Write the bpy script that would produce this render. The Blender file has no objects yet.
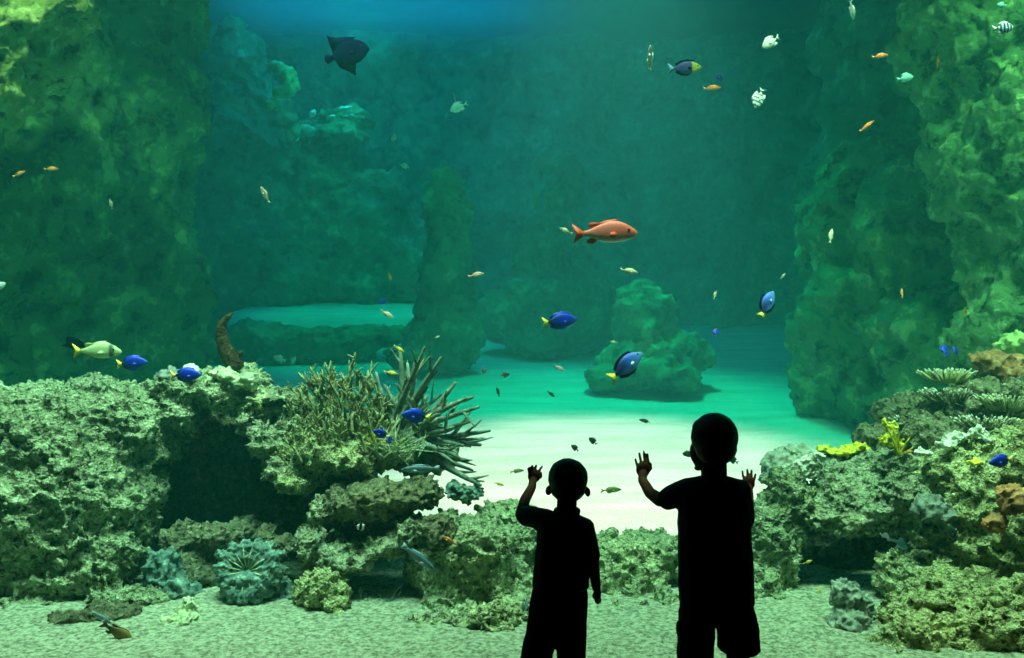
import bpy, bmesh, math, random
from mathutils import Vector, Matrix, Euler, noise
C = bpy.context.scene.collection
scn = bpy.context.scene
R = math.radians

# ------------------------------------------------------------------ camera
F = 887.0
CAM = Vector((0, 0, 1.6))
PITCH = math.atan(29 / F)
FWD = Vector((0, math.cos(PITCH), -math.sin(PITCH)))
UP = Vector((0, math.sin(PITCH), math.cos(PITCH)))
cam = bpy.data.objects.new('camera', bpy.data.cameras.new('camera'))
C.objects.link(cam)
cam.location = CAM
cam.rotation_euler = (R(90) - PITCH, 0, 0)
cam.data.sensor_width = 36
cam.data.lens = 36 * F / 1024
cam.data.clip_end = 200
scn.camera = cam
scn.view_settings.view_transform = 'Standard'
scn.view_settings.look = 'None'
scn.view_settings.gamma = 1
scn.view_settings.use_curve_mapping = False
scn.view_settings.exposure = 0.0
scn.cycles.volume_bounces = 1
scn.cycles.max_bounces = 8
scn.cycles.diffuse_bounces = 2
scn.cycles.transparent_max_bounces = 16
scn.cycles.use_denoising = True


def P(px, py, d):
    """world point at depth y = d seen at photo position (px, py)"""
    u = (px - 512) / F
    v = (329 - py) / F
    t = d / (FWD.y + v * UP.y)
    return CAM + t * (FWD + Vector((u, 0, 0)) + v * UP)


# ------------------------------------------------------------------ helpers
def tag(o, label=None, cat=None, group=None, kind=None):
    if label: o['label'] = label
    if cat: o['category'] = cat
    if group: o['group'] = group
    if kind: o['kind'] = kind
    return o


def link_mesh(name, me, mat, parent=None, loc=None):
    o = bpy.data.objects.new(name, me)
    C.objects.link(o)
    if mat is not None and not me.materials:
        me.materials.append(mat)
    if parent: o.parent = parent
    if loc is not None: o.location = loc
    return o


def bm_mesh(bm, smooth=True):
    me = bpy.data.meshes.new('m')
    bmesh.ops.recalc_face_normals(bm, faces=bm.faces)
    bm.to_mesh(me)
    bm.free()
    if smooth:
        me.polygons.foreach_set('use_smooth', [True] * len(me.polygons))
    return me


def empty(name, loc, rot=(0, 0, 0)):
    o = bpy.data.objects.new(name, None)
    o.empty_display_size = 0.1
    C.objects.link(o)
    o.location = loc
    o.rotation_euler = rot
    return o


def copy_tree(o, parent=None):
    c = o.copy()
    C.objects.link(c)
    c.parent = parent
    for ch in list(o.children):
        copy_tree(ch, c)
    return c


def nt_new(name):
    m = bpy.data.materials.new(name)
    m.use_nodes = True
    nt = m.node_tree
    nt.nodes.clear()
    return m, nt


def N(nt, kind, **kw):
    n = nt.nodes.new(kind)
    for k, v in kw.items():
        if k.startswith('i_'):
            key = k[2:]
            n.inputs[int(key) if key.isdigit() else key.replace('_', ' ')].default_value = v
        else:
            setattr(n, k, v)
    return n


def ramp(nt, stops, interp='LINEAR'):
    r = nt.nodes.new('ShaderNodeValToRGB')
    cr = r.color_ramp
    cr.interpolation = interp
    while len(cr.elements) > 1: cr.elements.remove(cr.elements[0])
    cr.elements[0].position = stops[0][0]
    cr.elements[0].color = (*stops[0][1], 1)
    for p, c in stops[1:]:
        e = cr.elements.new(p)
        e.color = (*c, 1)
    return r


def rock_mat(name, c1, c2, c3, scale=8.0, bump=0.6, bdist=0.02, patch=1.2, rough=.9, seed=0.0):
    """c1 pits, c2 body, c3 pale crust; c1 puts the shade of the cavities into the colour"""
    m, nt = nt_new(name)
    L = nt.links.new
    tc = N(nt, 'ShaderNodeTexCoord')
    geo = N(nt, 'ShaderNodeNewGeometry')
    mp = N(nt, 'ShaderNodeMapping'); mp.inputs['Location'].default_value = (seed, seed * 1.7, 0)
    L(geo.outputs['Position'], mp.inputs['Vector'])
    n1 = N(nt, 'ShaderNodeTexNoise', i_Scale=scale, i_Detail=8.0, i_Roughness=.65)
    n2 = N(nt, 'ShaderNodeTexNoise', i_Scale=patch, i_Detail=4.0, i_Roughness=.6)
    n3 = N(nt, 'ShaderNodeTexVoronoi', i_Scale=scale * 2.2)
    for n in (n1, n2, n3): L(mp.outputs[0], n.inputs['Vector'])
    r1 = ramp(nt, [(.38, c1), (.47, c2), (.55, c2), (.63, c3)])
    L(n1.outputs['Fac'], r1.inputs[0])
    r2 = ramp(nt, [(.35, (.62, .66, .6)), (.5, (.9, .95, .9)), (.66, (1.15, 1.1, .95))])
    L(n2.outputs['Fac'], r2.inputs[0])
    mx = N(nt, 'ShaderNodeMix', data_type='RGBA', blend_type='MULTIPLY'); mx.inputs['Factor'].default_value = 1
    L(r1.outputs[0], mx.inputs['A']); L(r2.outputs[0], mx.inputs['B'])
    b = N(nt, 'ShaderNodeBsdfPrincipled', i_Roughness=rough)
    b.inputs['Specular IOR Level'].default_value = .15
    L(mx.outputs['Result'], b.inputs['Base Color'])
    ad = N(nt, 'ShaderNodeMath', operation='ADD')
    ml = N(nt, 'ShaderNodeMath', operation='MULTIPLY', i_1=-.5)
    L(n3.outputs['Distance'], ml.inputs[0])
    L(n1.outputs['Fac'], ad.inputs[0]); L(ml.outputs[0], ad.inputs[1])
    bp = N(nt, 'ShaderNodeBump', i_Strength=bump, i_Distance=bdist)
    L(ad.outputs[0], bp.inputs['Height'])
    L(bp.outputs[0], b.inputs['Normal'])
    o = N(nt, 'ShaderNodeOutputMaterial')
    L(b.outputs[0], o.inputs['Surface'])
    return m


def plain(name, col, rough=.6, spec=.3, noise_amt=.15, scale=30):
    m, nt = nt_new(name)
    L = nt.links.new
    tc = N(nt, 'ShaderNodeTexCoord')
    n1 = N(nt, 'ShaderNodeTexNoise', i_Scale=float(scale), i_Detail=3.0)
    L(tc.outputs['Object'], n1.inputs['Vector'])
    a = tuple(c * (1 - noise_amt) for c in col); bb = tuple(min(1, c * (1 + noise_amt)) for c in col)
    r = ramp(nt, [(.35, a), (.65, bb)])
    L(n1.outputs['Fac'], r.inputs[0])
    b = N(nt, 'ShaderNodeBsdfPrincipled', i_Roughness=rough)
    b.inputs['Specular IOR Level'].default_value = spec
    L(r.outputs[0], b.inputs['Base Color'])
    o = N(nt, 'ShaderNodeOutputMaterial')
    L(b.outputs[0], o.inputs['Surface'])
    return m


# ---- blobs: union of ellipsoids / tapered capsules, remeshed into one closed surface
def tex(kind, size, hard=False, depth=2):
    key = f'{kind}{size}{hard}{depth}'
    t = bpy.data.textures.get(key)
    if t: return t
    t = bpy.data.textures.new(key, kind)
    t.noise_scale = size
    if kind == 'CLOUDS':
        t.noise_type = 'HARD_NOISE' if hard else 'SOFT_NOISE'
        t.noise_depth = depth
    return t


def add_ell(bm, c, r, rot=None, sub=3):
    M = Matrix.Translation(c)
    if rot: M = M @ Euler(rot).to_matrix().to_4x4()
    M = M @ Matrix.Diagonal((r[0], r[1], r[2], 1))
    bmesh.ops.create_icosphere(bm, subdivisions=sub, radius=1, matrix=M)


def add_hull(bm, balls, sub=2):
    """convex hull over ellipsoids [(centre, (rx,ry,rz)), ...]"""
    t = bmesh.new()
    for c, r in balls:
        if not isinstance(r, (tuple, list)): r = (r, r, r)
        bmesh.ops.create_icosphere(t, subdivisions=sub, radius=1,
                                   matrix=Matrix.Translation(c) @ Matrix.Diagonal((r[0], r[1], r[2], 1)))
    res = bmesh.ops.convex_hull(t, input=t.verts)
    dead = list({g for g in res['geom_interior'] if isinstance(g, bmesh.types.BMVert)} |
                {g for g in res['geom_unused'] if isinstance(g, bmesh.types.BMVert)})
    if dead: bmesh.ops.delete(t, geom=dead, context='VERTS')
    me = bpy.data.meshes.new('t'); t.to_mesh(me); t.free()
    bm.from_mesh(me); bpy.data.meshes.remove(me)


def chain(bm, pts, sub=2):
    for (a, ra), (b, rb) in zip(pts, pts[1:]):
        add_hull(bm, [(a, ra), (b, rb)], sub)


def blob(name, bm, mat, voxel, origin=None, parent=None, disp=(), smooth=0, keep=None):
    """remesh the union in bm, displace, store as a plain mesh whose origin is `origin`"""
    me = bm_mesh(bm)
    o = bpy.data.objects.new('tmp', me)
    C.objects.link(o)
    r = o.modifiers.new('r', 'REMESH'); r.mode = 'VOXEL'; r.voxel_size = voxel; r.use_smooth_shade = True
    if smooth:
        s = o.modifiers.new('s', 'SMOOTH'); s.factor = .5; s.iterations = smooth
    for kind, size, strength, hard in disp:
        d = o.modifiers.new('d', 'DISPLACE')
        d.texture = tex(kind, size, hard); d.texture_coords = 'GLOBAL'
        d.strength = strength; d.mid_level = .45
    dg = bpy.context.evaluated_depsgraph_get()
    ev = o.evaluated_get(dg)
    nm = bpy.data.meshes.new_from_object(ev, depsgraph=dg)
    bpy.data.objects.remove(o)
    bpy.data.meshes.remove(me)
    nm.materials.clear()
    nm.materials.append(mat)
    if origin is None:
        xs = [v.co for v in nm.vertices]
        origin = Vector(((min(v.x for v in xs) + max(v.x for v in xs)) / 2,
                         (min(v.y for v in xs) + max(v.y for v in xs)) / 2, min(v.z for v in xs)))
    origin = Vector(origin)
    nm.transform(Matrix.Translation(-origin))
    nm.polygons.foreach_set('use_smooth', [True] * len(nm.polygons))
    ob = bpy.data.objects.new(name, nm)
    C.objects.link(ob)
    ob.location = origin
    if parent:
        ob.parent = parent
        ob.location = origin - parent.matrix_world.translation if parent.matrix_world.translation.length else origin - parent.location
    return ob


def CR(s, fine=True):
    """crag displacement set, scaled by s"""
    out = [('CLOUDS', .30 * s, .20 * s, False), ('CLOUDS', .11 * s, .10 * s, True)]
    if fine: out += [('CLOUDS', .05, .05 * s, True), ('CLOUDS', .022, .018, True)]
    return out


def rock(name, label, ells, mat, voxel=.014, s=1.0, cat='rock', group=None, fine=True, disp=None, smooth=0):
    """ells: (px, py, depth, half width px, half height px, half depth m)"""
    bm = bmesh.new()
    for e in ells:
        px, py, d, w, h, dep = e[:6]
        rot = e[6] if len(e) > 6 else None
        add_ell(bm, P(px, py, d), (w / F * d, dep, h / F * d), rot)
    o = blob(name, bm, mat, voxel, disp=disp if disp is not None else CR(s, fine), smooth=smooth)
    tag(o, label, cat, group)
    return o


# ------------------------------------------------------------------ materials
M = {}
M['reef'] = rock_mat('crusted_reef_rock', (.05, .07, .04), (.42, .48, .29), (.76, .82, .58), 30, 1, .03)
M['reef_b'] = rock_mat('crusted_reef_rock_brown', (.05, .06, .035), (.34, .38, .25), (.60, .62, .44), 28, 1, .03, seed=4)
M['reef_y'] = rock_mat('crusted_reef_rock_yellow', (.08, .08, .03), (.50, .52, .26), (.78, .80, .48), 34, 1, .03, seed=9)
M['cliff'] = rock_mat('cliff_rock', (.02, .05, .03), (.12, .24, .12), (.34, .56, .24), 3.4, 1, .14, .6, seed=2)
M['overhang'] = rock_mat('lit_tone_overhang_rock', (.05, .05, .03), (.30, .38, .13), (.72, .78, .36), 6, 1, .08, 1.2, seed=21)  # paler than the cliff: lamplight on the overhang put into the colour
M['cliff_lit'] = rock_mat('lit_tone_cliff_rock', (.02, .05, .03), (.18, .30, .13), (.52, .68, .30), 4, 1, .12, .8, seed=23)  # lit version of the cliff rock, brightness put into the colour
M['cliff_far'] = rock_mat('far_cliff_rock', (.05, .09, .06), (.18, .28, .16), (.40, .52, .30), 2.0, 1, .15, .5, seed=6)
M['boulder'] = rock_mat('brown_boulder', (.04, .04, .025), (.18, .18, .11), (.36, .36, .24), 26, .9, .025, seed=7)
M['rust'] = rock_mat('rust_sponge', (.20, .08, .03), (.44, .22, .10), (.62, .38, .2), 12, .7, .02, seed=3)
M['white'] = rock_mat('white_coral', (.5, .5, .42), (.78, .8, .7), (.92, .92, .85), 16, .7, .012, seed=5)
M['pale'] = rock_mat('pale_coral', (.22, .28, .17), (.5, .58, .38), (.72, .78, .56), 22, .8, .012, seed=8)
M['grey'] = rock_mat('grey_coral', (.10, .13, .12), (.26, .31, .28), (.42, .48, .43), 20, .6, .012, seed=10)
M['yellow'] = rock_mat('yellow_coral', (.45, .38, .03), (.8, .7, .06), (.95, .86, .2), 16, .6, .012, seed=11)
M['teal'] = rock_mat('teal_coral', (.04, .08, .075), (.14, .23, .21), (.32, .46, .41), 26, .6, .01, seed=12)
M['coral_green'] = rock_mat('olive_staghorn', (.16, .17, .08), (.36, .37, .18), (.56, .55, .3), 20, .4, .006, seed=13)
M['coral_dark'] = rock_mat('dark_finger_coral', (.09, .12, .10), (.20, .25, .20), (.36, .42, .34), 20, .4, .006, seed=14)
M['horn'] = rock_mat('brown_sponge', (.02, .016, .008), (.05, .038, .018), (.10, .08, .04), 30, .8, .02, seed=15)
M['lit'] = rock_mat('lit_green_crust', (.2, .36, .10), (.5, .7, .25), (.7, .9, .4), 9, .6, .03, seed=16)  # green light on the high ledge put into the rock colour


def sand_mat():
    m, nt = nt_new('sand')
    L = nt.links.new
    geo = N(nt, 'ShaderNodeNewGeometry')
    n1 = N(nt, 'ShaderNodeTexNoise', i_Scale=55.0, i_Detail=6.0, i_Roughness=.7)
    n2 = N(nt, 'ShaderNodeTexNoise', i_Scale=3.0, i_Detail=3.0)
    mp = N(nt, 'ShaderNodeMapping'); mp.inputs['Scale'].default_value = (.35, 1.6, 1)
    L(geo.outputs['Position'], mp.inputs['Vector'])
    L(geo.outputs['Position'], n1.inputs['Vector']); L(mp.outputs[0], n2.inputs['Vector'])
    r1 = ramp(nt, [(.3, (.50, .50, .40)), (.5, (.74, .76, .64)), (.7, (.88, .90, .80))])
    r2 = ramp(nt, [(.35, (.78, .80, .78)), (.6, (1, 1, 1))])
    L(n1.outputs['Fac'], r1.inputs[0]); L(n2.outputs['Fac'], r2.inputs[0])
    mx = N(nt, 'ShaderNodeMix', data_type='RGBA', blend_type='MULTIPLY'); mx.inputs['Factor'].default_value = 1
    L(r1.outputs[0], mx.inputs['A']); L(r2.outputs[0], mx.inputs['B'])
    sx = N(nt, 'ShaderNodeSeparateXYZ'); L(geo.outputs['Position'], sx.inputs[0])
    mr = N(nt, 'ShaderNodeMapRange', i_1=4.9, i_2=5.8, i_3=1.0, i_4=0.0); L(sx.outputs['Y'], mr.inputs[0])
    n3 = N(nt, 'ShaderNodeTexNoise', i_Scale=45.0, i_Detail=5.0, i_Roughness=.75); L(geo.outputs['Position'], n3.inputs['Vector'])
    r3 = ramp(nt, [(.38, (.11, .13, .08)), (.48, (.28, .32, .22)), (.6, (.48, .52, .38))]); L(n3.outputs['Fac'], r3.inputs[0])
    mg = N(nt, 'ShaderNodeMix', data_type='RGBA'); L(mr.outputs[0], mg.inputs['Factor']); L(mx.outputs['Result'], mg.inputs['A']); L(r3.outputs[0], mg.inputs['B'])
    b = N(nt, 'ShaderNodeBsdfPrincipled', i_Roughness=.95)
    b.inputs['Specular IOR Level'].default_value = .05
    L(mg.outputs['Result'], b.inputs['Base Color'])
    ad = N(nt, 'ShaderNodeMath', operation='ADD')
    L(n1.outputs['Fac'], ad.inputs[0]); L(n2.outputs['Fac'], ad.inputs[1])
    bp = N(nt, 'ShaderNodeBump', i_Strength=.5, i_Distance=.03)
    L(ad.outputs[0], bp.inputs['Height']); L(bp.outputs[0], b.inputs['Normal'])
    o = N(nt, 'ShaderNodeOutputMaterial'); L(b.outputs[0], o.inputs['Surface'])
    return m


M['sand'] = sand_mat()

# ------------------------------------------------------------------ tank shell
GLASS_Y = 3.52
SURF = 6.6
BACK = 18.5
XL, XR = -12.0, 12.0


def lerp_tab(tab, x):
    if x <= tab[0][0]: return tab[0][1]
    for (a, va), (b, vb) in zip(tab, tab[1:]):
        if x <= b:
            t = (x - a) / (b - a)
            t = t * t * (3 - 2 * t) if False else t
            return va + (vb - va) * t
    return tab[-1][1]


SLOPE = [(3.5, .10), (5.6, .10), (8, .22), (11, .47), (13, .66), (15, .85), (19, 1.25)]


def ground(x, y):
    z = lerp_tab(SLOPE, y)
    z += .035 * noise.noise(Vector((x * .6, y * .6, 0))) * min(1, max(.2, (y - 4) / 3))
    z += .010 * noise.noise(Vector((x * 2.2, y * 3.5, 5)))
    # raised sand terrace far left
    t = max(0, 1 - ((x + 2.9) / 2.2) ** 4) * max(0, min(1, (y - 13.4) / .9))
    z += .60 * min(1, t * 1.5)
    # heap rising at the far right
    return z


bm = bmesh.new()
nx, ny = 200, 170
grid = []
for j in range(ny + 1):
    y = GLASS_Y + .03 + (BACK + .3 - GLASS_Y) * (j / ny) ** 1.35
    row = []
    for i in range(nx + 1):
        x = (XL) + (XR - XL) * i / nx
        row.append(bm.verts.new((x, y, ground(x, y))))
    grid.append(row)
for j in range(ny):
    for i in range(nx):
        bm.faces.new((grid[j][i], grid[j][i + 1], grid[j + 1][i + 1], grid[j + 1][i]))
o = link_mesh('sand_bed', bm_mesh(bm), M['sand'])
tag(o, 'pale rippled sand covering the tank floor', 'sand', kind='structure')


def box_bm(x0, x1, y0, y1, z0, z1):
    b = bmesh.new()
    bmesh.ops.create_cube(b, size=1, matrix=Matrix.Translation(((x0 + x1) / 2, (y0 + y1) / 2, (z0 + z1) / 2)) @
                          Matrix.Diagonal((x1 - x0, y1 - y0, z1 - z0, 1)))
    return b


# back wall: rough rockwork face
bm = bmesh.new()
g = []
for j in range(71):
    row = []
    for i in range(181):
        x = XL + (XR - XL) * i / 180; z = -.2 + (SURF + .5) * j / 70
        dy = .9 * noise.noise(Vector((x * .35, 0, z * .22))) + .35 * noise.noise(Vector((x * 1.1, 3, z * .9))) + \
             .15 * noise.noise(Vector((x * 3, 3, z * 2.5)))
        row.append(bm.verts.new((x, BACK - .6 + dy, z)))
    g.append(row)
for j in range(70):
    for i in range(180):
        bm.faces.new((g[j][i], g[j][i + 1], g[j + 1][i + 1], g[j + 1][i]))
o = link_mesh('wall_back', bm_mesh(bm), M['cliff_far'])
tag(o, kind='structure')
wallm = plain('tank_wall_paint', (.02, .12, .14), .9, .1)
o = link_mesh('wall_left', bm_mesh(box_bm(XL - .3, XL, GLASS_Y, BACK + .6, -.3, 7.2), False), wallm); tag(o, kind='structure')
o = link_mesh('wall_right', bm_mesh(box_bm(XR, XR + .3, GLASS_Y, BACK + .6, -.3, 7.2), False), wallm); tag(o, kind='structure')
hall = plain('dark_hall_carpet', (.006, .006, .007), .95, .0)
hallw = plain('black_hall_paint', (.006, .006, .006), .95, .0)
for nm_, bx in (('wall_front', (-6.5, 6.5, GLASS_Y - .1, GLASS_Y + .02, 2.92, 7.1)), ('ceiling', (-6, 6, -2.5, GLASS_Y - .1, 3.1, 3.2)),
                ('wall_rear', (-6, 6, -2.6, -2.5, -.1, 3.2)), ('wall_side_left', (-6.1, -6, -2.5, GLASS_Y - .02, -.1, 3.2)), ('wall_side_right', (6, 6.1, -2.5, GLASS_Y - .02, -.1, 3.2))):
    o = link_mesh(nm_, bm_mesh(box_bm(*bx), False), hallw); tag(o, kind='structure')
o = link_mesh('floor', bm_mesh(box_bm(-6, 6, -2.5, GLASS_Y - .02, -.12, 0), False), hall); tag(o, kind='structure')

# acrylic window
m, nt = nt_new('acrylic_pane')
tr = N(nt, 'ShaderNodeBsdfTransparent'); tr.inputs[0].default_value = (.985, 1, .99, 1)
gl = N(nt, 'ShaderNodeBsdfGlossy', i_Roughness=.02)
mx = N(nt, 'ShaderNodeMixShader', i_0=.03)
nt.links.new(tr.outputs[0], mx.inputs[1]); nt.links.new(gl.outputs[0], mx.inputs[2])
o_ = N(nt, 'ShaderNodeOutputMaterial'); nt.links.new(mx.outputs[0], o_.inputs['Surface'])
o = link_mesh('window_1', bm_mesh(box_bm(-6.5, 6.5, GLASS_Y - .015, GLASS_Y + .015, 0.0, 7.0), False), m)
tag(o, kind='structure')

# water body
WATER_SC = (.10, .90, .95)
m, nt = nt_new('tank_water')
vs = N(nt, 'ShaderNodeVolumeScatter', i_Density=.024, i_Anisotropy=.1); vs.inputs['Color'].default_value = (.10, .92, .92, 1)
va = N(nt, 'ShaderNodeVolumeAbsorption', i_Density=.20); va.inputs['Color'].default_value = (.0, .90, .88, 1)
ad = N(nt, 'ShaderNodeAddShader')
nt.links.new(vs.outputs[0], ad.inputs[0]); nt.links.new(va.outputs[0], ad.inputs[1])
o_ = N(nt, 'ShaderNodeOutputMaterial'); nt.links.new(ad.outputs[0], o_.inputs['Volume'])
o = link_mesh('tank_water', bm_mesh(box_bm(XL + .01, XR - .01, GLASS_Y + .02, BACK + .25, -.25, SURF - .03), False), m)
tag(o, 'clear blue-green water filling the tank', 'water', kind='stuff')

# water surface seen from below
m, nt = nt_new('water_surface')
L = nt.links.new
geo = N(nt, 'ShaderNodeNewGeometry')
mp = N(nt, 'ShaderNodeMapping'); mp.inputs['Scale'].default_value = (1.2, .6, 1)
L(geo.outputs['Position'], mp.inputs['Vector'])
n1 = N(nt, 'ShaderNodeTexNoise', i_Scale=2.2, i_Detail=4.0); L(mp.outputs[0], n1.inputs['Vector'])
bp = N(nt, 'ShaderNodeBump', i_Strength=.6, i_Distance=.2); L(n1.outputs['Fac'], bp.inputs['Height'])
tr = N(nt, 'ShaderNodeBsdfTransparent')
gl = N(nt, 'ShaderNodeBsdfGlossy', i_Roughness=.08); L(bp.outputs[0], gl.inputs['Normal'])
tl = N(nt, 'ShaderNodeBsdfTranslucent'); tl.inputs[0].default_value = (.5, .9, 1, 1); L(bp.outputs[0], tl.inputs['Normal'])
m1 = N(nt, 'ShaderNodeMixShader', i_0=.4); m2 = N(nt, 'ShaderNodeMixShader', i_0=.35)
L(gl.outputs[0], m1.inputs[1]); L(tl.outputs[0], m1.inputs[2])
L(tr.outputs[0], m2.inputs[1]); L(m1.outputs[0], m2.inputs[2])
o_ = N(nt, 'ShaderNodeOutputMaterial'); L(m2.outputs[0], o_.inputs['Surface'])
bm = bmesh.new()
g = []
for j in range(91):
    row = []
    for i in range(121):
        x = XL + .02 + (XR - XL - .04) * i / 120; y = GLASS_Y + .03 + (BACK + .2 - GLASS_Y) * j / 90
        row.append(bm.verts.new((x, y, SURF + .05 * noise.noise(Vector((x * .9, y * .7, 1))) + .02 * noise.noise(Vector((x * 3, y * 2, 1))))))
    g.append(row)
for j in range(90):
    for i in range(120):
        bm.faces.new((g[j][i], g[j][i + 1], g[j + 1][i + 1], g[j + 1][i]))
o = link_mesh('water_surface', bm_mesh(bm), m)
tag(o, 'rippling water surface seen from below along the top', 'water surface', kind='stuff')


# ------------------------------------------------------------------ lights
def area(loc, target, sx, sy, power, col, spread=180):
    l = bpy.data.lights.new('tank_and_fill_lamp', 'AREA'); l.shape = 'RECTANGLE'; l.size = sx; l.size_y = sy
    l.energy = power; l.color = col; l.spread = R(spread)
    o = bpy.data.objects.new('tank_and_fill_lamp', l); C.objects.link(o); o.location = loc
    o.rotation_euler = (Vector(target) - Vector(loc)).to_track_quat('-Z', 'Y').to_euler()
    return o


def spot(loc, target, deg, power, col, blend=.5, size=.3):
    l = bpy.data.lights.new('tank_and_added_spot', 'SPOT'); l.spot_size = R(deg); l.spot_blend = blend
    l.energy = power; l.color = col; l.shadow_soft_size = size
    o = bpy.data.objects.new('tank_and_added_spot', l); C.objects.link(o); o.location = loc
    o.rotation_euler = (Vector(target) - Vector(loc)).to_track_quat('-Z', 'Y').to_euler()
    return o


spot((.9, 8.0, 7.6), (.85, 7.5, .2), 34, 33000, (1.0, .135, .145), .45, .4)       # hot pool on the sand
spot((1.2, 11.0, 8.0), (1.3, 9.7, .4), 54, 4600, (.0, 1, .50), .9, .6)            # emerald wash
area((-2.2, 3.8, 7.2), (-2.2, 4.7, .8), 5, .4, 400, (1.0, .66, .44), 60)          # front reef lamps
area((3.2, 3.8, 7.2), (3.0, 4.7, .8), 4, .4, 430, (1.0, .66, .40), 60)
area((-.3, 3.78, 4.6), (-2.1, 4.7, .6), 1.4, .3, 42, (1.0, .78, .55), 70)  # added underwater fill brightening the left reef
area((.9, 3.78, 4.6), (2.4, 4.7, .6), 1.4, .3, 30, (1.0, .78, .50), 70)  # same added fill for the right reef
area((0, 12.0, 7.6), (0, 14.5, 1.5), 12, 4, 90, (.0, .34, .90))                   # added fill standing in for ambient blue-green light
area((-2.2, 15.0, 7.5), (-2.2, 15.5, 0), 5, 3, 200, (.0, .50, 1.0))                # added lamp for the bluish glow at the far surface
spot((-3.4, 4.0, 5.7), (-3.75, 6.2, 3.75), 40, 1000, (1.0, .80, .32), .6, .2)      # added spot to brighten the upper left overhang
spot((3.4, 4.0, 6.2), (4.7, 7.0, 3.2), 54, 1250, (.8, .85, .34), .8, .3)          # added accent on the upper right cliff
spot((-2.4, 13.4, 7.5), (-3.1, 15.4, 4.8), 34, 620, (.2, 1.0, .62), .7, .3)        # extra spot put in to light the high shelf
spot((-2.2, 12.8, 7.5), (-2.3, 14.2, .9), 42, 1400, (.0, 1.0, .36), .8, .3)          # extra green spot put in for the far left sand
spot((-1.3, 9.6, 7.4), (-.9, 12.2, 2.6), 30, 520, (.0, 1.0, .45), .8, .3)          # added light on the mossy pillar
w = bpy.data.worlds.new('dark_hall'); scn.world = w; w.use_nodes = True
w.node_tree.nodes['Background'].inputs[0].default_value = (0.0, .0003, .0003, 1)
w.node_tree.nodes['Background'].inputs[1].default_value = 1

#PART2
# ------------------------------------------------------------------ cliffs and far rocks
def crag(s): return [('CLOUDS', 1.1 * s, .75 * s, False), ('CLOUDS', .45 * s, .34 * s, True), ('CLOUDS', .15 * s, .10 * s, True)]


rock('rock_cliff', 'tall dark green rock cliff filling the left side behind the reef',
     [(40, 150, 8.6, 110, 260, 1.1), (70, 330, 8.6, 95, 130, 1.0), (150, 120, 9.2, 52, 230, .8), (165, 300, 9.0, 38, 150, .7),
      (-60, 250, 8.0, 120, 300, 1.2), (120, 20, 9.2, 80, 110, .9)], M['cliff'], .05, 1, 'rock cliff', disp=crag(.8))
rock('rock_overhang', 'lamp-lit yellow-green rock overhang in the top left corner',
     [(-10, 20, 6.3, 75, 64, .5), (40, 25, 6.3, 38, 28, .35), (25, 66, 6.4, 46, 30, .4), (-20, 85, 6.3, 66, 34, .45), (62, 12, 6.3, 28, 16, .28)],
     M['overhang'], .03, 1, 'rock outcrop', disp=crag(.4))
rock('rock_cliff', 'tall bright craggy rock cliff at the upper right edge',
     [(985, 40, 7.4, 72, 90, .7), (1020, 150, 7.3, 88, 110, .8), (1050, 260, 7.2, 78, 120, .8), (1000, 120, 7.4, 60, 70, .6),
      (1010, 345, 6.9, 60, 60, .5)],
     M['cliff_lit'], .04, 1, 'rock cliff', disp=crag(.6))
rock('rock_cliff', 'broad green rock mass below the bright cliff, sloping to the sand at right',
     [(950, 250, 8.6, 90, 90, .8), (960, 350, 8.2, 90, 85, .9), (870, 330, 9.3, 72, 95, .8), (850, 245, 9.6, 48, 90, .7),
      (895, 390, 8.8, 55, 42, .7), (825, 370, 9.6, 38, 48, .5), (900, 200, 9.2, 50, 60, .6)],
     M['cliff'], .05, 1, 'rock cliff', disp=crag(.7))
rock('rock_cliff', 'faint far rock column rising behind the right cliffs to the surface',
     [(872, 60, 12.0, 52, 140, .8), (868, 220, 12, 62, 130, .9), (850, 300, 12, 50, 70, .8)],
     M['cliff_far'], .07, 1, 'rock cliff', disp=crag(.9))
rock('rock_pillar', 'slim mossy rock pillar standing on the sand left of centre',
     [(447, 215, 12.2, 26, 50, .4), (445, 290, 12.2, 27, 60, .45), (440, 345, 12.2, 38, 32, .5), (418, 358, 12.0, 40, 16, .4), (455, 330, 12.2, 26, 45, .4)],
     M['cliff_far'], .05, 1, 'rock pillar', disp=crag(.45))
rock('rock_pillar', 'ragged rock pillar at centre, right of the slim mossy pillar',
     [(555, 190, 14.2, 25, 42, .5), (548, 250, 14.2, 40, 50, .6), (560, 310, 14.0, 66, 44, .8), (510, 320, 14.0, 40, 26, .6), (620, 325, 14.2, 50, 26, .6), (540, 345, 13.6, 42, 14, .5)],
     M['cliff_far'], .06, 1, 'rock pillar', disp=crag(.6))
rock('rock_mound', 'rounded dark rock mound on the sand above the boys',
     [(645, 322, 11.2, 32, 38, .5), (640, 365, 11.0, 42, 26, .55), (675, 355, 11.2, 36, 30, .5), (610, 378, 10.9, 26, 12, .3), (668, 378, 10.8, 38, 14, .4)],
     M['cliff_far'], .045, 1, 'rock mound', disp=crag(.45))
rock('rock_ridge', 'long low dark ridge at the back behind the left sand terrace',
     [(250, 250, 15.8, 90, 95, .6), (340, 235, 16, 80, 80, .6), (420, 262, 16.2, 60, 50, .6)],
     M['cliff_far'], .08, 1, 'rock ridge', disp=crag(.8))
rock('rock_ledge', 'low dark rock ledge edging the far left sand terrace',
     [(285, 350, 13.2, 62, 26, .3), (330, 347, 13.2, 52, 22, .3), (245, 348, 13.2, 50, 28, .3), (368, 338, 13.3, 36, 14, .25), (398, 333, 13.4, 24, 8, .2)],
     M['cliff_far'], .05, 1, 'rock ledge', disp=crag(.35))
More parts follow.
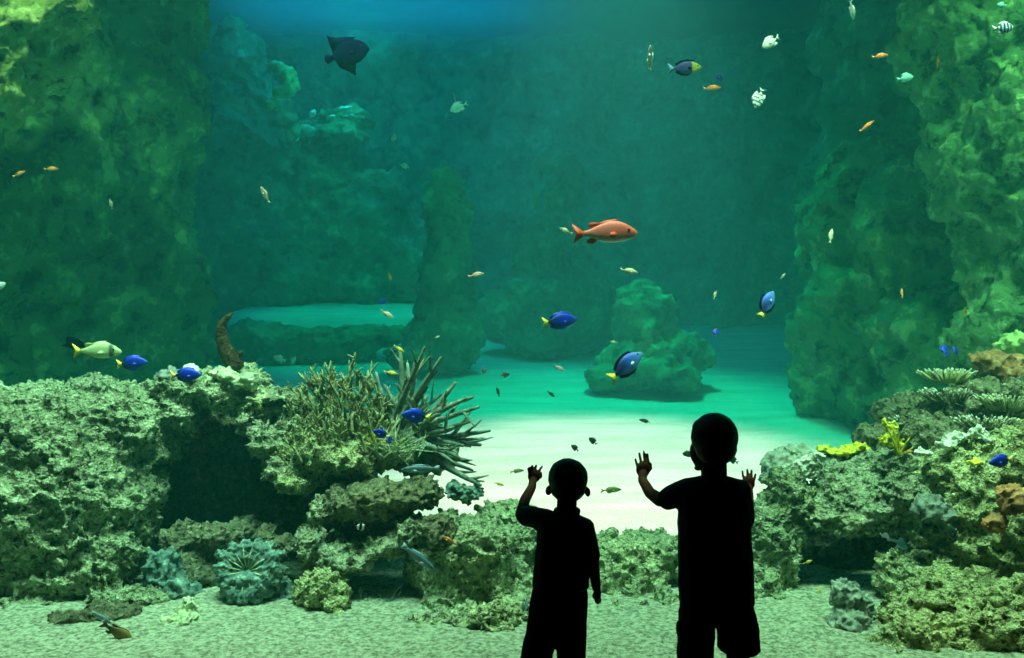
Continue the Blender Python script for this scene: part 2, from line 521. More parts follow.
rock('rock_shelf', 'dark rock shelf high up at left carrying white coral heads',
     [(330, 140, 15.7, 36, 18, .5), (345, 118, 15.8, 26, 12, .4), (315, 170, 15.9, 40, 50, .5), (330, 240, 16.2, 34, 60, .4), (335, 300, 16.4, 30, 40, .4)],
     M['cliff_far'], .06, 1, 'rock shelf', disp=crag(.5))
rock('rock_buttress', 'dark rock buttress with a bright green-lit edge, left of the coral shelf',
     [(235, 130, 15.6, 38, 110, .7), (265, 160, 15.8, 34, 70, .6), (235, 270, 15.8, 40, 80, .6)],
     M['cliff_far'], .07, 1, 'rock buttress', disp=crag(.6))
rock('lit_green_ledge', 'bright green stepped ledge of rock coloured as lit high at left',
     [(286, 76, 14.8, 10, 9, .25), (291, 84, 14.8, 7, 12, .22), (281, 92, 14.8, 10, 5, .25), (275, 66, 14.8, 12, 4, .22), (272, 104, 14.8, 7, 4, .2)],
     M['lit'], .04, 1, 'rock ledge', disp=crag(.22))  # lit patch of the rock, its light painted in as colour
WH = [(307, 131, 7, 5, 'largest white coral head on the high rock shelf'), (313, 114, 5, 4, 'white coral head at the upper left tip of the shelf'),
      (298, 141, 4, 3, 'small white coral head lowest at left of the shelf'), (345, 109, 10, 2.6, 'flat pale coral plate on top of the rock shelf'),
      (352, 118, 14, 2.2, 'second pale coral plate just under the top plate'), (332, 116, 5, 3, 'pale coral lump between the two plates of the shelf')]
for px, py, w_, h_, lab in WH:
    rock('coral_colony', lab, [(px, py, 15.0, w_ * .7, h_, w_ / F * 12.0), (px + w_ * .4, py - h_ * .3, 15.0, w_ * .55, h_ * .7, w_ / F * 9.0)], M['white'], .03, .8, 'coral', 'coral heads on the high rock shelf', fine=False)

# ------------------------------------------------------------------ front reef, left
rock('reef_block', 'huge crusted reef rock filling the lower left corner',
     [(60, 450, 4.9, 100, 62, .45), (-60, 480, 4.8, 110, 90, .5), (30, 520, 4.7, 95, 72, .4), (125, 430, 5.0, 56, 46, .4), (100, 505, 4.8, 62, 66, .35),
      (40, 405, 5.1, 80, 22, .4), (60, 575, 4.55, 80, 22, .22), (110, 555, 4.6, 45, 28, .2), (20, 600, 4.4, 55, 12, .15), (130, 598, 4.4, 40, 12, .12)],
     M['reef'], .013, 1, 'reef rock')
rock('reef_rock', 'knobbly rock on top of the left reef below the green fish', [(96, 385, 5.2, 22, 12, .16), (122, 390, 5.2, 20, 9, .15), (150, 392, 5.2, 18, 9, .14)],
     M['reef_b'], .014, .6, 'rock')
rock('reef_rock', 'greenish rock overhanging the dark cave at left', [(190, 388, 5.1, 34, 18, .25), (225, 392, 5.1, 30, 20, .25), (245, 382, 5.2, 18, 16, .2), (178, 410, 5.0, 24, 18, .2), (262, 405, 5.1, 26, 20, .22)],
     M['reef'], .013, .8, 'rock')
rock('coral_colony', 'round white coral on top of the left reef beside a blue tang', [(191, 370, 4.95, 9, 7, .05)], M['white'], .006, .25, 'coral')
rock('reef_rock', 'small grey rock left of the round white coral', [(170, 378, 5.05, 14, 10, .09)], M['grey'], .01, .5, 'rock')
rock('reef_rock', 'pale crusted rock at the foot of the brown stick sponge', [(232, 374, 5.0, 18, 9, .1), (246, 380, 5.0, 14, 9, .1)], M['pale'], .01, .5, 'rock')
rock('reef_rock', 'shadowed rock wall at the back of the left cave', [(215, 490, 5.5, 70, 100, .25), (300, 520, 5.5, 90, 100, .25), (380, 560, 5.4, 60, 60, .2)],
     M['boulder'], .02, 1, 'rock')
rock('reef_rock', 'arching rock to the right of the left cave', [(285, 400, 5.1, 26, 14, .2), (300, 425, 5.0, 20, 26, .2), (268, 440, 4.9, 18, 22, .18), (282, 468, 4.85, 22, 20, .18), (255, 420, 5.0, 16, 20, .15)],
     M['reef_b'], .013, .8, 'rock')
rock('reef_rock', 'green crusted ledge below the staghorn bush', [(320, 455, 4.85, 34, 20, .2), (355, 460, 4.8, 32, 16, .2), (300, 480, 4.8, 28, 14, .18), (390, 458, 4.9, 30, 16, .2)],
     M['reef_y'], .013, .8, 'rock')
rock('reef_rock', 'dark rock carrying the finger coral', [(400, 440, 5.2, 40, 36, .25), (435, 452, 5.2, 26, 22, .2), (350, 440, 5.2, 40, 26, .25)], M['reef_b'], .015, .8, 'rock')
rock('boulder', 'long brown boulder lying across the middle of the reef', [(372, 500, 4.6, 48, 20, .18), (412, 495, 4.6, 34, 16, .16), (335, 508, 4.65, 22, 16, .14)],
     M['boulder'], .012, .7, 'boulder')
rock('reef_beam', 'sloping mossy rock beam above the right dark hollow', [(345, 556, 4.5, 40, 16, .14), (385, 545, 4.5, 34, 16, .14), (415, 530, 4.5, 22, 16, .13), (312, 545, 4.55, 18, 26, .14), (318, 515, 4.6, 12, 20, .12)],
     M['reef_b'], .012, .7, 'rock')
rock('reef_rock', 'brown crusted rocks between the cave and the flower coral', [(215, 540, 4.8, 24, 20, .15), (195, 570, 4.7, 26, 22, .14), (240, 530, 4.9, 26, 14, .15), (185, 545, 4.8, 22, 18, .14)],
     M['boulder'], .012, .7, 'rock')
rock('reef_rock', 'grey brown rock at right above the flower coral', [(290, 548, 4.65, 22, 14, .1), (270, 535, 4.7, 14, 10, .1)], M['boulder'], .011, .6, 'rock')
rock('teal_rock', 'blue-green mossy rock low at left of the flower coral', [(165, 575, 4.6, 26, 26, .12), (145, 600, 4.5, 24, 18, .1), (180, 600, 4.5, 20, 20, .1)], M['teal'], .011, .7, 'rock')
rock('teal_rock', 'dark teal mossy rock right of the flower coral', [(270, 590, 4.5, 30, 20, .1), (300, 600, 4.45, 20, 14, .09), (245, 600, 4.45, 24, 12, .09)], M['teal'], .011, .6, 'rock')
rock('coral_lump', 'bright yellow-green crusted coral lump at the mouth of the right hollow', [(318, 592, 4.35, 26, 26, .12), (335, 605, 4.3, 18, 20, .1)], M['reef_y'], .009, .5, 'coral')
rock('coral_lump', 'small pale coral lump on the sand at lower left', [(188, 610, 4.2, 15, 14, .08), (180, 626, 4.1, 21, 15, .09)], M['pale'], .008, .4, 'coral')
rock('reef_rock', 'flat dark slab lying on the sand at lower left', [(75, 621, 4.15, 36, 11, .1), (48, 629, 4.1, 20, 9, .08), (112, 612, 4.2, 30, 11, .1)], M['boulder'], .009, .4, 'rock')
rock('coral_tuft', 'low feathery grey-green coral inside the right hollow', [(375, 610, 4.55, 26, 12, .1)], M['teal'], .009, .5, 'coral')
# centre and right
rock('reef_block', 'big crusted reef rock in front of the sand, behind the smaller boy',
     [(470, 570, 4.5, 58, 60, .28), (450, 620, 4.35, 42, 44, .2), (520, 545, 4.7, 50, 40, .28), (505, 600, 4.5, 70, 50, .22), (440, 530, 4.6, 28, 22, .18), (510, 515, 4.75, 36, 16, .2), (445, 630, 4.1, 36, 26, .14), (480, 625, 4.1, 40, 26, .14), (530, 612, 4.25, 40, 26, .15)],
     M['reef'], .012, .9, 'reef rock')
rock('coral_colony', 'round dark brown coral knob behind the orange fish', [(438, 530, 4.35, 19, 17, .09)], M['boulder'], .009, .4, 'coral')
rock('coral_tuft', 'pale green branching tuft at the top left of the centre rock', [(462, 492, 4.7, 18, 12, .1), (475, 488, 4.75, 10, 10, .07)], M['teal'], .008, .6, 'coral')
rock('reef_block', 'crusted reef rock between and behind the two boys',
     [(625, 585, 4.7, 48, 48, .25), (650, 560, 4.8, 36, 30, .22), (590, 575, 4.8, 40, 40, .22), (640, 615, 4.55, 56, 30, .2), (700, 580, 4.8, 50, 55, .25), (615, 622, 4.3, 36, 18, .14), (680, 612, 4.4, 40, 22, .14)],
     M['reef'], .012, .9, 'reef rock')
rock('reef_block', 'crusted reef rock just right of the taller boy',
     [(775, 555, 4.7, 32, 56, .22), (760, 590, 4.6, 40, 40, .2), (785, 500, 4.8, 24, 32, .18), (770, 530, 4.75, 36, 34, .2)],
     M['reef'], .012, .9, 'reef rock')
rock('reef_rock', 'round dark green rock at the right edge of the bright sand', [(783, 472, 5.0, 24, 18, .16), (800, 460, 5.05, 18, 12, .12)], M['grey'], .011, .6, 'rock')
rock('coral_plate', 'white coral plate at the right edge of the bright sand', [(806, 468, 4.78, 13, 13, .04, (0, .5, 0)), (818, 458, 4.78, 7, 8, .03)], M['white'], .007, .25, 'coral')
rock('reef_arch', 'ragged rock arch over the dark cave at right',
     [(815, 515, 4.7, 28, 18, .16), (850, 522, 4.65, 30, 20, .16), (885, 515, 4.6, 34, 24, .18), (910, 500, 4.6, 30, 22, .18), (925, 525, 4.5, 26, 26, .15), (850, 495, 4.8, 40, 18, .2), (940, 560, 4.4, 16, 14, .1)],
     M['reef_b'], .011, .8, 'rock')
rock('reef_rock', 'smooth grey boulder at the right end of the arch', [(930, 508, 4.42, 22, 16, .1), (945, 525, 4.4, 14, 18, .09)], M['grey'], .01, .5, 'boulder')
rock('reef_rock', 'rocks behind the arch under the white plate coral', [(840, 470, 5.0, 34, 16, .2), (880, 465, 5.0, 32, 18, .2), (860, 480, 4.95, 50, 16, .2)], M['reef_b'], .013, .8, 'rock')
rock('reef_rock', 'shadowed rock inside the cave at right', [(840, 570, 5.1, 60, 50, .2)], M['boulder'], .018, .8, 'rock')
rock('reef_rock', 'rounded crusted rock right of the cave', [(900, 575, 4.45, 28, 32, .14), (920, 600, 4.35, 30, 24, .12)], M['reef'], .011, .7, 'rock')
rock('reef_slope', 'wide yellow-green crusted reef slope in the lower right corner',
     [(1000, 540, 4.5, 70, 80, .35), (1060, 520, 4.4, 90, 100, .4), (960, 620, 4.15, 70, 50, .2), (1010, 640, 4.05, 90, 60, .2), (975, 480, 4.8, 60, 32, .3), (1020, 460, 4.8, 60, 34, .3), (905, 640, 4.05, 36, 28, .15), (960, 660, 3.85, 70, 30, .12), (1030, 660, 3.85, 80, 40, .14), (900, 668, 3.85, 34, 16, .08), (925, 640, 3.95, 50, 34, .12), (985, 655, 3.78, 60, 30, .09), (935, 670, 3.75, 50, 22, .08), (935, 650, 3.85, 58, 36, .13), (1010, 640, 3.8, 66, 44, .13), (890, 656, 3.85, 30, 20, .1)],
     M['reef_y'], .012, .9, 'reef slope')
rock('mushroom_coral', 'grey folded leather coral standing alone on the sand at right',
     [(845, 594, 4.1, 17, 17, .08), (858, 606, 4.1, 17, 17, .08), (850, 622, 4.05, 23, 17, .1), (858, 636, 4.0, 19, 12, .08)], M['grey'], .007, 1, 'coral',
     disp=[('CLOUDS', .06, .06, True), ('CLOUDS', .025, .02, True)])
rock('reef_rock', 'low brown rock left of the grey leather coral', [(808, 615, 4.4, 22, 10, .09)], M['boulder'], .01, .5, 'rock')
rock('sponge_mound', 'rusty orange-brown sponge rock at the right edge', [(1000, 366, 5.6, 26, 14, .16), (1025, 375, 5.5, 26, 14, .15), (975, 360, 5.7, 10, 9, .08)], M['rust'], .013, .7, 'sponge')
rock('reef_rock', 'bright green rock behind the rusty sponge', [(1015, 345, 5.9, 22, 14, .12)], M['lit'], .014, .7, 'rock')
rock('reef_rock', 'dark rock ridge under the plate corals at right', [(930, 415, 5.6, 60, 26, .3), (985, 410, 5.4, 55, 34, .3), (1030, 410, 5.2, 40, 40, .3), (900, 440, 5.3, 40, 22, .25), (950, 440, 5.1, 50, 20, .25)],
     M['boulder'], .015, .9, 'rock')
rock('white_sponge', 'white lobed soft coral lying along the right reef', [(962, 438, 4.75, 16, 5, .04), (978, 433, 4.75, 12, 5, .04), (945, 444, 4.7, 12, 5, .04), (925, 452, 4.7, 10, 4, .04), (990, 440, 4.7, 8, 4, .03)],
     M['white'], .007, .35, 'coral')
rock('yellow_sponge', 'bright yellow coral spike on the right reef', [(893, 430, 4.9, 7, 10, .04), (887, 440, 4.9, 9, 9, .04), (899, 445, 4.9, 5, 13, .03), (885, 425, 4.9, 4, 6, .03)],
     M['yellow'], .007, .4, 'coral')
rock('yellow_sponge', 'low mustard-yellow coral crust left of the yellow spike', [(840, 452, 5.0, 16, 4, .06), (858, 449, 5.05, 12, 4, .05), (825, 449, 5.05, 8, 4, .05)], M['yellow'], .008, .4, 'coral')
rock('yellow_patch', 'yellow sponge crust on the right reef near the blue fish', [(975, 462, 4.5, 9, 5, .04)], M['yellow'], .008, .3, 'coral')
rock('rust_patch', 'rust-coloured crust patch on the slope under the blue fish', [(1012, 498, 4.12, 18, 16, .06), (995, 522, 4.12, 10, 8, .04)], M['rust'], .01, .4, 'sponge')


# ------------------------------------------------------------------ branching corals
def tube(bm, pts, radii, sides=7):
    rings = []
    n = len(pts)
    for i, (p, r) in enumerate(zip(pts, radii)):
        t = (pts[min(i + 1, n - 1)] - pts[max(i - 1, 0)]).normalized()
        a = t.orthogonal().normalized(); b = t.cross(a)
        rings.append([bm.verts.new(p + r * (math.cos(2 * math.pi * k / sides) * a + math.sin(2 * math.pi * k / sides) * b)) for k in range(sides)])
    for A, B in zip(rings, rings[1:]):
        # align ring start to reduce twist
        off = min(range(sides), key=lambda s: sum((A[k].co - B[(k + s) % sides].co).length for k in range(sides)))
        for k in range(sides):
            try: bm.faces.new((A[k], A[(k + 1) % sides], B[(k + 1 + off) % sides], B[(k + off) % sides]))
            except ValueError: pass
        B[:] = B[off:] + B[:off]
    tip = bm.verts.new(pts[-1] + (pts[-1] - pts[-2]).normalized() * radii[-1])
    for k in range(sides): bm.faces.new((rings[-1][k], rings[-1][(k + 1) % sides], tip))
    bm.faces.new(rings[0])


def branch(bm, rng, p, d, length, r, depth, wob=.25, spread=.7, kids=3, taper=.35, bow=0.0, kl=(.45, .75)):
    n = 6
    pts = [p]; rr = [r]
    dd = d.normalized()
    for i in range(1, n + 1):
        dd = (dd + Vector((rng.uniform(-1, 1), rng.uniform(-1, 1), rng.uniform(-1, 1) + bow)) * wob * .5).normalized()
        pts.append(pts[-1] + dd * length / n)
        rr.append(r * (1 - (1 - taper) * (i / n)) * rng.uniform(.88, 1.12))
    tube(bm, pts, rr)
    if depth > 0:
        for k in range(kids):
            i = rng.randint(2, n - 1)
            side = Vector((rng.uniform(-1, 1), rng.uniform(-1, 1), rng.uniform(-.4, 1))).normalized()
            nd = (dd * .8 + side * spread).normalized()
            branch(bm, rng, pts[i], nd, length * rng.uniform(*kl), rr[i] * .8, depth - 1, wob, spread, kids, taper, bow, kl)


def coral(name, label, mat, base, stems, cat='coral', group=None, **kw):
    """stems: (target point, radius, depth, kids, start offset)"""
    bm = bmesh.new()
    rng = random.Random(label)
    for tgt, r, depth, kids, st in stems:
        s = base + st
        v = tgt - s
        branch(bm, rng, s, v, v.length, r, depth, kw.get('wob', .22), .75, kids, kw.get('taper', .35), 0, kw.get('kl', (.45, .75)))
    me = bm_mesh(bm)
    me.transform(Matrix.Translation(-base))
    return tag(link_mesh(name, me, mat, None, base), label, cat, group)


rng = random.Random(5)
base = P(345, 458, 4.95)
st = []
for i in range(130):
    a = rng.uniform(-1, 1); h = rng.uniform(0, 1)
    px = 343 + a * 54; top = 366 + abs(a) ** 2 * 30
    py = top + h * 62
    tgt = P(px, py, 4.95 - .22 * h + rng.uniform(-.08, .08))
    d_ = Vector((a * .5 + rng.uniform(-.4, .4), rng.uniform(-.5, .2), 1)).normalized()
    s0 = tgt - d_ * rng.uniform(.09, .15) - base
    st.append((tgt, .0105, 1, 7, s0))
st.append((P(349, 352, 4.95), .009, 1, 5, P(348, 382, 4.95) - base))
for px, py in ((300, 372), (312, 366), (328, 362), (365, 372), (372, 368), (290, 385)):
    st.append((P(px, py, 4.95), .009, 1, 5, P(px * .6 + 345 * .4, py + 26, 4.95) - base))
bmk = None
coral('staghorn_coral', 'olive green bushy staghorn coral left of the finger coral', M['coral_green'], base, st, taper=.6, kl=(.25, .45))
base = P(392, 450, 5.0)
tips = [(398, 350), (408, 362), (434, 352), (430, 375), (446, 362), (441, 392), (457, 384), (449, 405), (464, 400), (474, 404), (471, 421), (488, 424),
        (484, 435), (480, 447), (473, 470), (486, 482), (465, 476), (455, 462), (421, 360), (386, 385), (377, 372), (370, 392), (415, 380), (425, 395), (404, 378),
        (392, 398), (440, 415), (452, 430), (462, 440), (445, 450), (460, 455), (412, 400)]
st = []
for i, (px, py) in enumerate(tips):
    sx = rng.uniform(-.08, .16)
    st.append((P(px, py, 4.9 + rng.uniform(-.2, .2)), rng.uniform(.028, .038), 1, 3, Vector((sx, 0, rng.uniform(-.02, .12)))))
coral('finger_coral', 'large dark finger coral with pointed branches against the bright sand', M['coral_dark'], base, st, wob=.12, kl=(.18, .34), taper=.25)
coral('finger_coral', 'small pale forked coral behind the yellow fish above the bush', M['coral_green'], P(385, 415, 5.1),
      [(P(425, 360, 5.1), .014, 1, 2, Vector((0, 0, 0))), (P(372, 372, 5.1), .013, 0, 2, Vector((0, 0, 0)))])
# horn
bm = bmesh.new()
hp = [(240, 372), (232, 362), (224, 348), (220, 332), (223, 322), (231, 313)]
tube(bm, [P(a, b, 5.0) for a, b in hp], [.06, .058, .046, .038, .03, .014], 9)
tube(bm, [P(a, b, 5.0) for a, b in [(228, 366), (238, 358), (242, 352)]], [.03, .025, .014], 8)
o = link_mesh('stick_sponge', bm_mesh(bm), M['horn'])
b0 = P(236, 368, 5.0); o.data.transform(Matrix.Translation(-b0)); o.location = b0
dm = o.modifiers.new('s', 'SUBSURF'); dm.render_levels = dm.levels = 2
dm = o.modifiers.new('d', 'DISPLACE'); dm.texture = tex('CLOUDS', .04, True); dm.texture_coords = 'GLOBAL'; dm.strength = .02
tag(o, 'curved dark brown stick sponge rising from the top of the left reef', 'sponge')
# yellow-green bushes and tufts
base = P(375, 445, 4.75)
coral('lettuce_coral', 'lime yellow coral tuft under the two blue fish in the reef', M['yellow'], base,
      [(P(px, py, 4.7 + rng.uniform(-.05, .05)), .008, 1, 3, Vector((0, 0, 0))) for px, py in [(366, 436), (372, 432), (380, 434), (386, 440), (364, 446), (378, 438)]])
base = P(395, 462, 4.75)
coral('bush_coral', 'pale green bushy coral below the finger coral', M['pale'], base,
      [(P(395 + rng.uniform(-34, 34), 445 + rng.uniform(-14, 10), 4.75 + rng.uniform(-.1, .1)), .009, 2, 3, Vector((rng.uniform(-.1, .1), 0, 0))) for _ in range(22)])
base = P(305, 470, 4.75)
coral('bush_coral', 'yellow-green bushy coral below the staghorn bush', M['reef_y'], base,
      [(P(305 + rng.uniform(-30, 30), 445 + rng.uniform(-14, 14), 4.75 + rng.uniform(-.1, .1)), .009, 2, 3, Vector((rng.uniform(-.08, .08), 0, 0))) for _ in range(20)])
base = P(378, 625, 4.4)
coral('bush_coral', 'fine feathery coral on the sand inside the right hollow', M['teal'], base,
      [(P(378 + rng.uniform(-26, 26), 606 + rng.uniform(-8, 8), 4.4 + rng.uniform(-.06, .06)), .006, 2, 3, Vector((rng.uniform(-.06, .06), 0, 0))) for _ in range(20)])
# yellow finger spray
base = P(899, 456, 4.85)
coral('sea_whip', 'yellow upright finger coral beside the yellow spike', M['yellow'], base,
      [(P(px, py, 4.85), .009, 0, 0, Vector((0, 0, 0))) for px, py in [(893, 424), (900, 430), (906, 436), (888, 428), (912, 446)]])


# plate / table corals with pale tips at right: flat fans of many short twigs
def table_coral(label, px, py, d, w, n, mat, h=8, seed=0, group=None):
    rg = random.Random(seed)
    base = P(px, py + h, d)
    bm = bmesh.new(); bt = bmesh.new()
    W = w / F * d
    add = []
    for i in range(n):
        a = rg.uniform(0, 2 * math.pi); rr = W * math.sqrt(rg.uniform(.05, 1))
        tip = Vector((math.cos(a) * rr, math.sin(a) * rr * .6, (h + rg.uniform(-2, 2)) / F * d))
        s = Vector((tip.x * .45, tip.y * .45, 0))
        mid = (s + tip) / 2 + Vector((0, 0, -.005))
        tube(bm, [s, mid, tip], [.008, .0065, .005], 6)
        e = tip + (tip - mid).normalized() * .012
        tube(bt, [tip, e], [.0052, .003], 6)
    n0 = len(bm.faces)
    t = bpy.data.meshes.new('t'); bt.to_mesh(t); bt.free(); bm.from_mesh(t); bpy.data.meshes.remove(t)
    bm.faces.ensure_lookup_table()
    for f in bm.faces[n0:]: f.material_index = 1
    me = bm_mesh(bm); me.materials.append(mat); me.materials.append(M['white'])
    return tag(link_mesh('table_coral', me, None, None, base), label, 'coral', group)


table_coral('pale-tipped table coral on the dark ridge at far right top', 948, 372, 5.55, 30, 90, M['coral_green'], 10, 1)
table_coral('brown table coral with white tips left of the rusty sponge', 955, 392, 5.35, 36, 110, M['boulder'], 12, 2)
table_coral('white-tipped table coral at the right edge below the rusty sponge', 1008, 398, 5.1, 34, 110, M['coral_green'], 12, 3)
table_coral('low white-tipped table coral behind the yellow spike', 915, 420, 5.3, 26, 70, M['coral_dark'], 9, 4)
table_coral('olive table coral above the white soft coral', 985, 420, 4.95, 32, 80, M['boulder'], 10, 5)

# flower coral: radial ribs rosette
base = P(248, 572, 4.42)
root = empty('flower_coral', base)
tag(root, 'large rosette-shaped teal coral with radial ribs above the near sand', 'coral')
bm = bmesh.new()
tilt = Euler((R(62), 0, 0)).to_matrix()
for k in range(15):
    a = 2 * math.pi * k / 15 + .1
    rad = .165 * (1 + .10 * math.sin(3 * a))
    d1 = Vector((math.cos(a), math.sin(a), 0))
    pts = [tilt @ (d1 * rad * f + Vector((0, 0, z))) for f, z in [(.12, .0), (.4, .035), (.72, .035), (1, -.01)]]
    add_hull(bm, [(pts[0], .012), (pts[1], .026)], 1); add_hull(bm, [(pts[1], .026), (pts[2], .040)], 1); add_hull(bm, [(pts[2], .040), (pts[3], .030)], 1)
add_ell(bm, tilt @ Vector((0, 0, -.03)), (.13, .13, .035))
ribs = blob('ribs', bm, M['teal'], .007, origin=(0, 0, 0), disp=[('CLOUDS', .03, .03, True)])
ribs.parent = root
bm = bmesh.new()
for k in range(15):
    a = 2 * math.pi * (k) / 15 + .1
    d1 = Vector((math.cos(a), math.sin(a), 0))
    tube(bm, [tilt @ (d1 * .02 + Vector((0, 0, .028))), tilt @ (d1 * .07 + Vector((0, 0, .058))), tilt @ (d1 * .13 + Vector((0, 0, .058)))], [.002, .0035 + .0015 * math.sin(k * 2.3), .002], 6)
link_mesh('pale_veins', bm_mesh(bm), M['pale'], root)
#PART3
# ------------------------------------------------------------------ fish
def fish_mat(name, stops, belly=None, rough=.45, stripes=None, zsplit=(-.06, .02)):
    """colour bands along the body from tail (0) to nose (1); belly colour below; optional bars (colour, scale)"""
    m, nt = nt_new(name)
    L = nt.links.new
    tc = N(nt, 'ShaderNodeTexCoord')
    sx = N(nt, 'ShaderNodeSeparateXYZ'); L(tc.outputs['Object'], sx.inputs[0])
    ad = N(nt, 'ShaderNodeMath', operation='ADD', i_1=.5); L(sx.outputs['X'], ad.inputs[0])
    r = ramp(nt, stops); L(ad.outputs[0], r.inputs[0])
    col = r.outputs[0]
    if belly:
        mr = N(nt, 'ShaderNodeMapRange', i_1=zsplit[0], i_2=zsplit[1], i_3=1.0, i_4=0.0); L(sx.outputs['Z'], mr.inputs[0])
        mx = N(nt, 'ShaderNodeMix', data_type='RGBA'); L(mr.outputs[0], mx.inputs['Factor'])
        L(col, mx.inputs['A']); mx.inputs['B'].default_value = (*belly, 1)
        col = mx.outputs['Result']
    if stripes:
        sc_, c_, th = stripes
        ml = N(nt, 'ShaderNodeMath', operation='MULTIPLY', i_1=sc_); L(sx.outputs['X'], ml.inputs[0])
        sn = N(nt, 'ShaderNodeMath', operation='SINE'); L(ml.outputs[0], sn.inputs[0])
        gt = N(nt, 'ShaderNodeMath', operation='GREATER_THAN', i_1=th); L(sn.outputs[0], gt.inputs[0])
        mx = N(nt, 'ShaderNodeMix', data_type='RGBA'); L(gt.outputs[0], mx.inputs['Factor'])
        L(col, mx.inputs['A']); mx.inputs['B'].default_value = (*c_, 1)
        col = mx.outputs['Result']
    n = N(nt, 'ShaderNodeTexNoise', i_Scale=26.0, i_Detail=2.0); L(tc.outputs['Object'], n.inputs['Vector'])
    r2 = ramp(nt, [(.35, (.85, .85, .85)), (.65, (1, 1, 1))]); L(n.outputs['Fac'], r2.inputs[0])
    mx = N(nt, 'ShaderNodeMix', data_type='RGBA', blend_type='MULTIPLY'); mx.inputs['Factor'].default_value = 1
    L(col, mx.inputs['A']); L(r2.outputs[0], mx.inputs['B'])
    b = N(nt, 'ShaderNodeBsdfPrincipled', i_Roughness=rough)
    b.inputs['Specular IOR Level'].default_value = .3 if rough < .9 else 0
    L(mx.outputs['Result'], b.inputs['Base Color'])
    o = N(nt, 'ShaderNodeOutputMaterial'); L(b.outputs[0], o.inputs['Surface'])
    return m


def fin_mesh(pts, th=.006):
    """flat fin outline in the XZ plane with a real thickness that thins to the edge"""
    bm = bmesh.new()
    c = Vector((sum(p[0] for p in pts) / len(pts), 0, sum(p[1] for p in pts) / len(pts)))
    rim = [bm.verts.new((x, 0, z)) for x, z in pts]
    a = bm.verts.new(c + Vector((0, th, 0))); b = bm.verts.new(c - Vector((0, th, 0)))
    n = len(rim)
    for i in range(n):
        bm.faces.new((rim[i], rim[(i + 1) % n], a))
        bm.faces.new((rim[(i + 1) % n], rim[i], b))
    return bm_mesh(bm)


